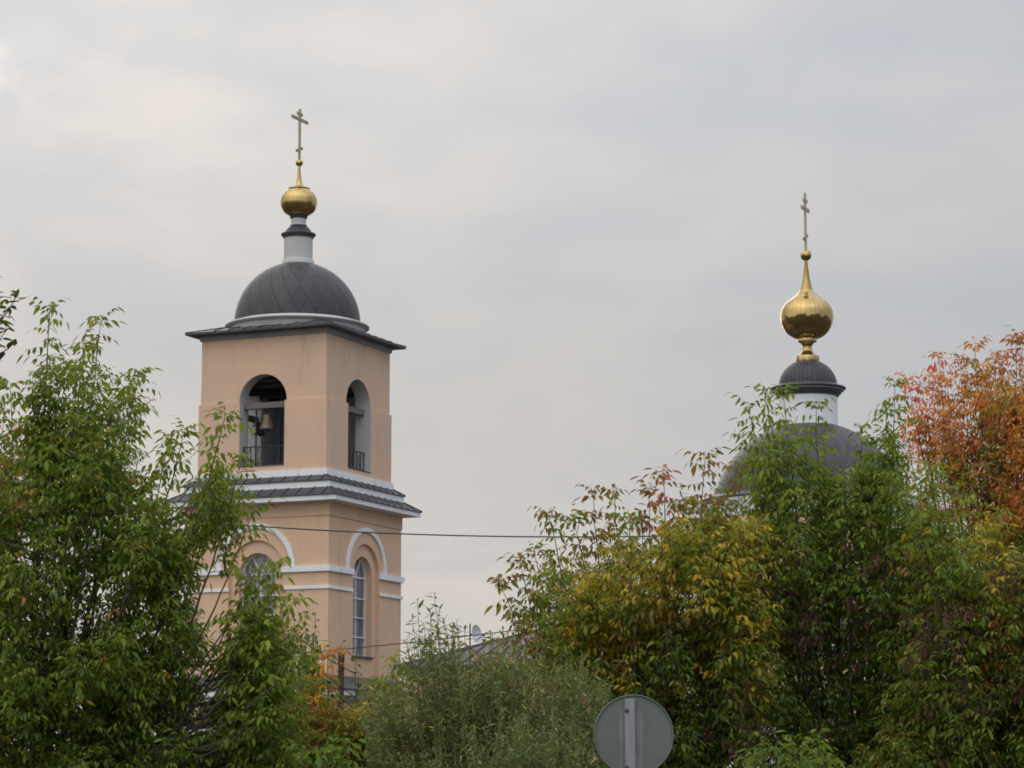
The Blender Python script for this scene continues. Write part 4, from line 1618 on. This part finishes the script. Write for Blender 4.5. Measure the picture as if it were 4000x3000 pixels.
# A: the big green box elder on the left
tree('box_elder_tree', 'large green box elder filling the left edge, its shoots reaching over the bell tower', 'box elders along the street', 29.0, 130, 1.2,
     [(195, 1195, 0), (395, 1235, .4), (330, 1330, .9), (545, 1440, -.2), (500, 1560, .6), (720, 1660, .1), (655, 1720, .8), (130, 1540, -.3), (300, 1420, -.7), (40, 1480, .8),
      (880, 1612, -.5), (945, 1780, -.6), (780, 1900, .5), (990, 1975, -.4), (1080, 2190, -.8), (1150, 2330, -.9), (790, 2090, .3), (700, 2150, 1.0), (-150, 1500, 0), (-220, 1800, .8),
      (1010, 2440, -.6), (1060, 2330, -.6), (1005, 2215, -.5), (1050, 2275, -.7), (980, 2350, -.4), (740, 2480, -.3), (600, 1950, -1.0), (420, 1700, -1.0), (200, 1750, -1.1), (1200, 2560, -1.1)],
     [([(150, 1420), (240, 1330), (300, 1430), (390, 1420), (470, 1500), (550, 1560), (570, 1720), (540, 1800), (300, 1800), (100, 1680)], 92, 0.45),
      ([(-250, 1760), (100, 1690), (540, 1790), (650, 1820), (650, 1960), (590, 2150), (560, 2550), (540, 2900), (-250, 2900)], 700, 0.75),
      ([(640, 1980), (770, 1960), (820, 2040), (800, 2130), (730, 2330), (620, 2300)], 44, 0.5),
      ([(590, 2300), (740, 2340), (820, 2460), (780, 2600), (580, 2600)], 44, 0.5),
      ([(870, 1780), (930, 1830), (950, 1940), (960, 1980), (880, 1990), (780, 1980), (800, 1930)], 20, 0.35),
      ([(560, 2580), (760, 2660), (900, 2820), (900, 2960), (560, 2960)], 70, 0.5),
      ([(960, 2560), (1010, 2400), (1080, 2350), (1140, 2450), (1150, 2620), (1080, 2720), (980, 2700)], 66, 0.45),
      ([(960, 2700), (1130, 2620), (1210, 2730), (1200, 2900), (1150, 3150), (600, 3150), (620, 2950), (900, 2900)], 250, 0.55),
      ([(-250, 2900), (600, 2900), (640, 3150), (-250, 3150)], 230, 0.8)],
     G_MAIN, G_TIP, seed=3, trunk_r=0.11, leaf=0.80,
     patches=[(40, 1920, 130, [(OLIVE, 3), (RUST, 1.2), (ORANGE, .6), (GREEN, 4)], .7), (270, 1620, 60, [(OLIVE, 2), (YELLOW, 1), (GREEN, 3)], .5),
              (350, 2600, 150, [(OLIVE, 2), (YELLOW, .7), (GREEN, 4)], .4), (1100, 2450, 260, [(LIGHT, 5), (GREEN, 2), (OLIVE, 1)], .75), (930, 1900, 250, [(LIGHT, 5), (GREEN, 3)], .75)])

# reddening sprig on the left edge, a little farther off
tree('box_elder_tree', 'box elder with brownish red leaves just showing at the far left edge', 'box elders along the street', 32.5, -260, 1.4,
     [(15, 1630, 0), (50, 1700, .3), (-20, 1570, .1), (85, 1770, -.2), (60, 1790, .2), (110, 1900, -.3), (-80, 1600, .3), (20, 2000, 0), (-160, 1700, .2), (-230, 1900, -.2)],
     [([(-330, 1640), (-20, 1620), (60, 1700), (110, 1850), (90, 2150), (-60, 2700), (-330, 2700)], 190, 0.6)],
     [(OLIVE, 3), (GREEN, 3), (MAROON, 2), (RUST, 1.6), (ORANGE, .7)], [(MAROON, 2), (OLIVE, 2), (RUST, 1)], seed=9, trunk_r=0.08)

# B: dark broad-leaved twigs entering from the left
tree('poplar_tree', 'dark twigs with broad oval leaves reaching in at the upper left edge', None, 20.5, -420, 4.7,
     [(72, 1128, 0), (20, 1155, .2), (62, 1320, 0), (-30, 1060, .1), (10, 1225, -.1), (-70, 1260, .2), (-140, 1000, .1), (-240, 1100, 0), (35, 1185, .1)],
     [([(-420, 950), (-60, 1000), (15, 1150), (10, 1330), (-60, 1500), (-120, 1700), (-420, 1800)], 95, 0.35)],
     [(DEEP, 5), (GREY, 3), (OLIVE, 1)], None, OVAL, 'leaf_round', seed=5, alt=True, node=0.026, reach=0.42, trunk_r=0.06, leaf=1.3)

# F: the yellowing box elder right of centre
F_PAL = [(GREEN, 3.6), (OLIVE, 2.2), (LIGHT, 3.6), (YELLOW, 3.4), (DEEP, .5), (ORANGE, .15)]
tree('box_elder_tree', 'box elder with yellowing leaves and maroon shoot tips left of the church dome', 'box elders along the street', 30.0, 2560, 1.1,
     [(2141, 1990, 0), (2316, 1910, .3), (2400, 1903, -.2), (2593, 1835, .2), (2535, 1900, .7), (2756, 1762, .1), (2671, 1940, -.4), (2237, 2015, .5), (2085, 2136, -.3), (2030, 2185, .3),
      (1950, 2262, -.2), (2045, 2370, .5), (2015, 2420, -.4), (2105, 2480, -.8), (2460, 2010, -.8), (2800, 2000, -.6), (2900, 2080, .4), (2620, 2060, -1.0), (2510, 2030, .4), (2720, 1980, .5), (2790, 1960, .2), (2840, 1930, -.2), (2380, 2040, .7), (2850, 2300, -1.0), (2960, 2350, -.9),
      (2300, 2250, -1.0), (2450, 2350, -1.1), (2900, 1800, .5)],
     [([(2110, 2200), (2200, 2140), (2330, 2090), (2440, 2130), (2540, 2070), (2650, 2040), (2740, 2060), (2900, 2030), (2980, 2180), (3000, 2500), (2400, 2500), (2140, 2430), (2080, 2380), (2060, 2290)], 260, 0.65),
      ([(2050, 2310), (2330, 2250), (2350, 2660), (2200, 2640), (2090, 2520)], 70, 0.5),
      ([(2330, 2480), (3000, 2480), (2960, 3000), (2930, 3150), (2330, 3150), (2300, 2700)], 330, 0.7),
      ([(2660, 2030), (2760, 2010), (2850, 2030), (2990, 2010), (2990, 2140), (2660, 2140)], 84, 0.5),
      ([(2800, 2450), (3040, 2450), (3040, 2860), (2800, 2860)], 90, 0.5),
      ([(2450, 2150), (2680, 2080), (2900, 2150), (2960, 2400), (2800, 2520), (2480, 2420)], 26, 0.3, -1.1)],
     F_PAL, [(MAROON, 1.4), (RUST, .5), (OLIVE, 2), (GREEN, 2)], seed=21, trunk_r=0.10, leaf=0.78,
     patches=[(2165, 2030, 80, [(OLIVE, 2), (MAROON, 1.2), (RUST, .7), (GREEN, 2)], .8), (2310, 1960, 80, [(MAROON, 3), (OLIVE, 1.5)], .9), (2580, 1900, 90, [(MAROON, 3), (SCARLET, .4), (OLIVE, 1)], .9),
              (2560, 2240, 190, [(YELLOW, 4), (OLIVE, 1.2), (LIGHT, 2), (GREEN, 1.2)], .5), (2830, 2320, 150, [(YELLOW, 4), (ORANGE, .4), (OLIVE, 1.2), (LIGHT, 2), (GREEN, 1)], .55), (2300, 2330, 90, [(YELLOW, 3), (LIGHT, 2)], .6), (2850, 2150, 120, [(YELLOW, 2), (OLIVE, 2), (LIGHT, 2)], .5),
              (2370, 2200, 150, [(YELLOW, 2.5), (LIGHT, 2), (OLIVE, 2)], .6), (2430, 2500, 110, [(YELLOW, 3), (OLIVE, 2)], .6), (2650, 2800, 330, [(DEEP, 4), (GREEN, 3), (OLIVE, 1)], .85),
              (2100, 2330, 130, [(GREEN, 4), (LIGHT, 2), (YELLOW, 1)], .7)],
     seeds=bunches([(2600, 2720), (2950, 2650), (2960, 2980), (2650, 2980)], 20, 4))

# G: the tall green box elder in front of the church dome
SEEDZONE = [(3050, 2100), (3560, 2080), (3650, 2300), (3620, 2650), (3250, 2900), (3000, 2560)]
tree('box_elder_tree', 'tall green box elder hung with brown seed bunches in front of the church dome', 'box elders along the street', 31.0, 3330, 1.0,
     [(2992, 1508, 0), (3060, 1510, .3), (2922, 1566, -.3), (3188, 1560, .1), (3140, 1700, -.5), (2925, 1690, .4), (3366, 1656, -.1), (3215, 1700, .6), (2998, 1775, -.7), (2917, 1786, .2),
      (3495, 1474, .2), (3462, 1590, -.2), (3440, 1700, .3), (3545, 1760, .6), (3620, 1850, -.5), (3300, 1830, -.9), (3480, 1850, -1.0), (3100, 1900, -1.0), (3650, 1900, -.8), (3700, 2100, .2), (3050, 1800, .3), (2960, 1880, -.4), (3250, 1880, .2), (3380, 1780, .5)],
     [([(2960, 1760), (2990, 1640), (3070, 1610), (3100, 1700), (3080, 1840), (3020, 1950), (2950, 1900)], 32, 0.40),
      ([(3460, 1790), (3480, 1640), (3510, 1620), (3535, 1740), (3550, 1850), (3530, 1930), (3460, 1890)], 28, 0.40),
      ([(3080, 1900), (3160, 1800), (3260, 1850), (3420, 1860), (3400, 1970), (3080, 1990)], 40, 0.45),
      ([(3340, 1800), (3440, 1740), (3480, 1880), (3440, 1960), (3340, 1940)], 18, 0.4),
      ([(2880, 2020), (3080, 1980), (3420, 1960), (3620, 1900), (3740, 2080), (3740, 2400), (2930, 2400), (2860, 2180)], 300, 0.7),
      ([(2930, 2380), (3740, 2380), (3660, 2800), (3560, 3150), (2960, 3150)], 420, 0.75)],
     [(GREEN, 6), (DEEP, 3.5), (LIGHT, 2.2), (OLIVE, 1.3), (YELLOW, .2)], G_TIP, seed=33, trunk_r=0.10, leaf=0.72,
     patches=[(3060, 2100, 110, [(YELLOW, 1.5), (OLIVE, 2), (GREEN, 3)], .4), (3200, 2850, 320, [(DEEP, 4), (GREEN, 3)], .7)],
     seeds=bunches(SEEDZONE, 84, 6))

# H: the orange and red tree at the right edge
tree('ash_tree', 'slender tree turned orange and red behind the green box elder at the right edge', None, 38.0, 4010, 1.5,
     [(3663, 1366, 0), (3808, 1333, .3), (3886, 1366, -.3), (3966, 1304, .2), (3992, 1302, .6), (3747, 1378, .4), (3663, 1515, -.3), (3545, 1468, .1), (3600, 1500, .4), (3570, 1600, -.3), (3540, 1680, .2), (3610, 1640, .5), (3700, 1480, .3), (3780, 1460, -.4), (3850, 1450, .5), (3640, 1450, -.1), (3930, 1480, -.3), (3740, 1540, .7), (3915, 1378, .5), (4100, 1320, 0), (4250, 1400, .4),
      (3700, 1600, .5), (3830, 1560, -.6), (3960, 1600, -.6), (4050, 1650, .2), (4350, 1600, 0), (3760, 1800, -.5), (3900, 1850, -.6), (4120, 1800, -.4), (3590, 1560, .2)],
     [([(3530, 1520), (3600, 1500), (3640, 1560), (3710, 1600), (3800, 1480), (3960, 1480), (4350, 1440), (4400, 1700), (3700, 1720), (3540, 1720)], 150, 0.8),
      ([(3600, 1660), (4400, 1660), (4400, 2100), (3900, 2200), (3690, 1950)], 300, 0.9),
      ([(3900, 2050), (4400, 2050), (4400, 2900), (3900, 2900)], 160, 0.9),
      ([(3880, 1720), (4200, 1660), (4200, 2120), (3920, 2140)], 46, 0.4, -1.0)],
     [(ORANGE, 3.4), (OLIVE, 3.6), (RUST, 1.6), (SCARLET, 1.8), (GREEN, 2.0), (YELLOW, 1.2)], [(SCARLET, 3), (ORANGE, 2), (RUST, 2)], seed=41, leaf=0.70, trunk_r=0.09, node=0.076,
     patches=[(3630, 1570, 150, [(SCARLET, 3), (ORANGE, 4), (RUST, .6)], .92), (3960, 1850, 160, [(ORANGE, 5), (YELLOW, 1.2), (SCARLET, 1)], .92), (3960, 2040, 110, [(ORANGE, 5), (SCARLET, 1)], .85),
              (3830, 1450, 130, [(ORANGE, 4), (OLIVE, 1.6), (RUST, 2), (SCARLET, 1)], .8), (3740, 1800, 160, [(OLIVE, 3), (GREEN, 3), (ORANGE, 1.5), (RUST, .6)], .8), (3900, 2300, 200, [(OLIVE, 3), (GREEN, 4)], .8)])

# I: green box elder low on the right
tree('box_elder_tree', 'olive green box elder thick with brown seed bunches in the lower right corner', 'box elders along the street', 29.6, 3900, 0.9,
     [(3640, 1830, .3), (3715, 1900, .2), (3560, 1930, 0), (3790, 1930, .4), (3680, 1990, -.3), (3900, 1980, .1), (3850, 2040, -.2), (3780, 2120, .5), (3960, 2140, -.3), (3620, 2150, -.4), (4080, 2080, .4), (3560, 2350, .2), (3700, 2400, -.6), (3850, 2400, -.7), (4000, 2400, -.7), (4200, 2250, 0),
      (3480, 2600, 0), (3600, 2700, -.7), (3800, 2750, -.8)],
     [([(3540, 2080), (3620, 1980), (3720, 2030), (3820, 2070), (3960, 2150), (4350, 2150), (4350, 2700), (3480, 2700)], 470, 0.65),
      ([(3480, 2680), (4350, 2680), (4350, 3150), (3380, 3150), (3360, 2900)], 400, 0.65)],
     [(GREEN, 5), (DEEP, 3), (OLIVE, 2.4), (LIGHT, 1.4), (YELLOW, .35), (RUST, .5)], [(GREEN, 3), (LIGHT, 2), (OLIVE, 2.5), (RUST, .5)], seed=52, trunk_r=0.09, leaf=0.78,
     patches=[(3870, 2180, 140, [(OLIVE, 3), (YELLOW, 1.6), (GREEN, 2)], .6), (3840, 2480, 60, [(ORANGE, 3), (RUST, 1)], .8)],
     seeds=bunches([(3580, 2150), (3980, 2150), (3980, 2950), (3680, 2980), (3560, 2500)], 96, 8))

# low young shoots at the foot of the picture
for k, (lab, x, tp, poly, sd) in enumerate([
        ('small box elder sapling low at the bottom edge right of the sign', 3080, [(3010, 2920, 0), (3120, 2910, -.2), (3200, 2890, .2), (2930, 2970, .1)],
         [(2860, 2990), (3000, 2950), (3240, 2930), (3320, 3000), (3320, 3150), (2860, 3150)], 61),
        ('small box elder sapling low at the bottom edge under the orange leaves', 1330, [(1280, 2910, 0), (1360, 2890, .2), (1220, 2970, .1)],
         [(1150, 3020), (1270, 2950), (1400, 2940), (1480, 3010), (1480, 3150), (1150, 3150)], 62)]):
    tree('box_elder_shrub', lab, 'box elder saplings', 25.5, x, 0.2, tp, [(poly, 40, 0.3)], [(GREEN, 4), (LIGHT, 1.5), (DEEP, 2)], None, seed=sd, trunk_r=0.03, stems=2)

# C: orange-brown young box elder below the tower
tree('box_elder_shrub', 'young box elder with orange and brown leaves beneath the bell tower', 'box elder saplings', 31.0, 1300, 0.5,
     [(1280, 2535, 0), (1200, 2640, .2), (1235, 2650, -.2), (1460, 2660, .2), (1520, 2690, 0), (1180, 2760, -.4), (1300, 2760, -.5), (1420, 2780, -.5), (1560, 2560, .3), (1540, 2600, -.1), (1090, 2700, 0)],
     [([(1100, 2720), (1200, 2640), (1290, 2640), (1300, 2740), (1385, 2740), (1400, 2690), (1500, 2690), (1560, 2760), (1520, 3000), (1500, 3150), (1080, 3150)], 300, 0.5)],
     [(OLIVE, 4.5), (GREEN, 3), (RUST, .8), (ORANGE, .25), (LIGHT, 1)], None, seed=71, trunk_r=0.05, stems=2, leaf=0.84,
     patches=[(1285, 2560, 45, [(ORANGE, 3), (RUST, 1)], .9), (1230, 2780, 60, [(ORANGE, 3), (RUST, 1.5), (YELLOW, .6)], .7), (1150, 2890, 50, [(ORANGE, 3)], .9), (1440, 2780, 60, [(YELLOW, 2), (OLIVE, 2)], .4),
              (1560, 2580, 60, [(LIGHT, 4)], 1.0)])

# D: small round-leaved shrub in front of the tower wall
tree('linden_shrub', 'dark green small round-leaved shrub in front of the bell tower wall', None, 34.0, 1250, 0.6,
     [(1190, 2375, 0), (1232, 2378, .2), (1150, 2400, -.1), (1335, 2495, 0), (1390, 2530, .2), (1270, 2500, -.2), (1400, 2610, 0), (1220, 2470, .3), (1130, 2500, .3), (1440, 2640, .1)],
     [([(1100, 2450), (1180, 2420), (1250, 2470), (1270, 2600), (1400, 2570), (1430, 2700), (1400, 2900), (1050, 2900), (1060, 2600)], 240, 0.4)],
     [(DEEP, 5), (GREEN, 3), (GREY, 1)], None, ROUND, 'leaf_round', seed=81, alt=True, node=0.03, reach=0.5, trunk_r=0.05, leaf=0.85, stems=2)

# E: willow thicket in the middle
WR = np.random.default_rng(17)
WTIPS = [(float(x), float(np.interp(x, [1480, 1560, 1640, 1760, 1860, 1960, 2090, 2330], [2620, 2520, 2420, 2390, 2430, 2440, 2470, 2540]) + WR.uniform(0, 150)), float(WR.normal(0, .45))) for x in WR.uniform(1450, 2360, 120) if not 1800 < x < 1910]
WPOLY = [(1400, 2790), (1480, 2700), (1560, 2660), (1640, 2550), (1760, 2530), (1860, 2530), (1960, 2540), (2090, 2560), (2260, 2570), (2380, 2660), (2390, 3000), (2360, 3150), (1420, 3150), (1440, 2900)]
tree('willow_thicket', 'willow thicket with slim whips and narrow grey-green leaves in the middle foreground', None, 27.0, 1880, 0.1,
     [(1632, 2330, 0), (1698, 2300, .2), (1718, 2352, -.1), (1610, 2400, .3), (1655, 2420, -.3), (1682, 2385, .4), (1742, 2425, .1), (1772, 2500, 0), (1588, 2480, .2), (1705, 2440, -.4), (1815, 2432, .1), (1600, 2555, -.2), (1562, 2560, .1), (1745, 2480, .4), (1660, 2480, -.4), (1840, 2540, -.4), (1930, 2560, .3), (2030, 2570, -.2),
      (2120, 2600, .2), (2220, 2610, -.3), (1500, 2690, .2), (2000, 2700, -.5), (1750, 2650, -.6), (1600, 2720, -.6), (2250, 2720, -.5), (1900, 2680, -.6), (1680, 2370, .1)] + WTIPS,
     [(WPOLY, 1900, 0.6)],
     [((0.130, 0.182, 0.044), 5), ((0.175, 0.205, 0.058), 3), (DEEP, 2), (OLIVE, 1.6), (YELLOW, .3), (ORANGE, .12)], None, WILLOW, 'leaf_willow', seed=91, alt=True, node=0.026, reach=0.62, trunk_r=0.02, leaf=1.0, lead=1.25, twig=0.5, clump=60,
     stems=2, bark='bark_green', up=0.45)
tree('willow_shrub', 'denser olive willow bush in front of the thicket, left of the round sign', None, 25.0, 2060, 0.1,
     [(1960, 2780, 0), (2060, 2740, .1), (2160, 2700, -.1), (2240, 2760, .2), (1850, 2830, 0), (2290, 2850, 0), (1700, 2900, 0), (1560, 2930, .2)],
     [([(1500, 2950), (1800, 2880), (1960, 2800), (2140, 2740), (2270, 2800), (2330, 3150), (1480, 3150)], 420, 0.35)],
     [((0.130, 0.182, 0.044), 4), (OLIVE, 2), (DEEP, 2)], None, WILLOW, 'leaf_willow', seed=92, alt=True, node=0.026, reach=0.55, trunk_r=0.02, leaf=0.9, twig=0.5, stems=2, bark='bark_green', up=0.45)

# small sapling with orange round leaves beside the dish
tree('birch_sapling', 'thin sapling with small orange and green leaves right of the satellite dish', None, 29.0, 1950, 0.8,
     [(1915, 2448, 0), (1890, 2480, .1), (1955, 2490, 0), (1990, 2518, .1), (1940, 2475, .2), (1930, 2530, -.1), (1800, 2490, .1), (1965, 2490, -.2)],
     [([(1780, 2560), (1810, 2490), (1900, 2530), (2000, 2540), (2120, 2600), (2080, 2700), (1780, 2700)], 50, 0.3)],
     [(ORANGE, 2.5), (RUST, 1.5), (OLIVE, 2), (GREEN, 2)], None, ROUND, 'leaf_round', seed=95, alt=True, node=0.04, reach=0.26, trunk_r=0.03, leaf=0.75, stems=2)

print('LEAVES', LEAVES)
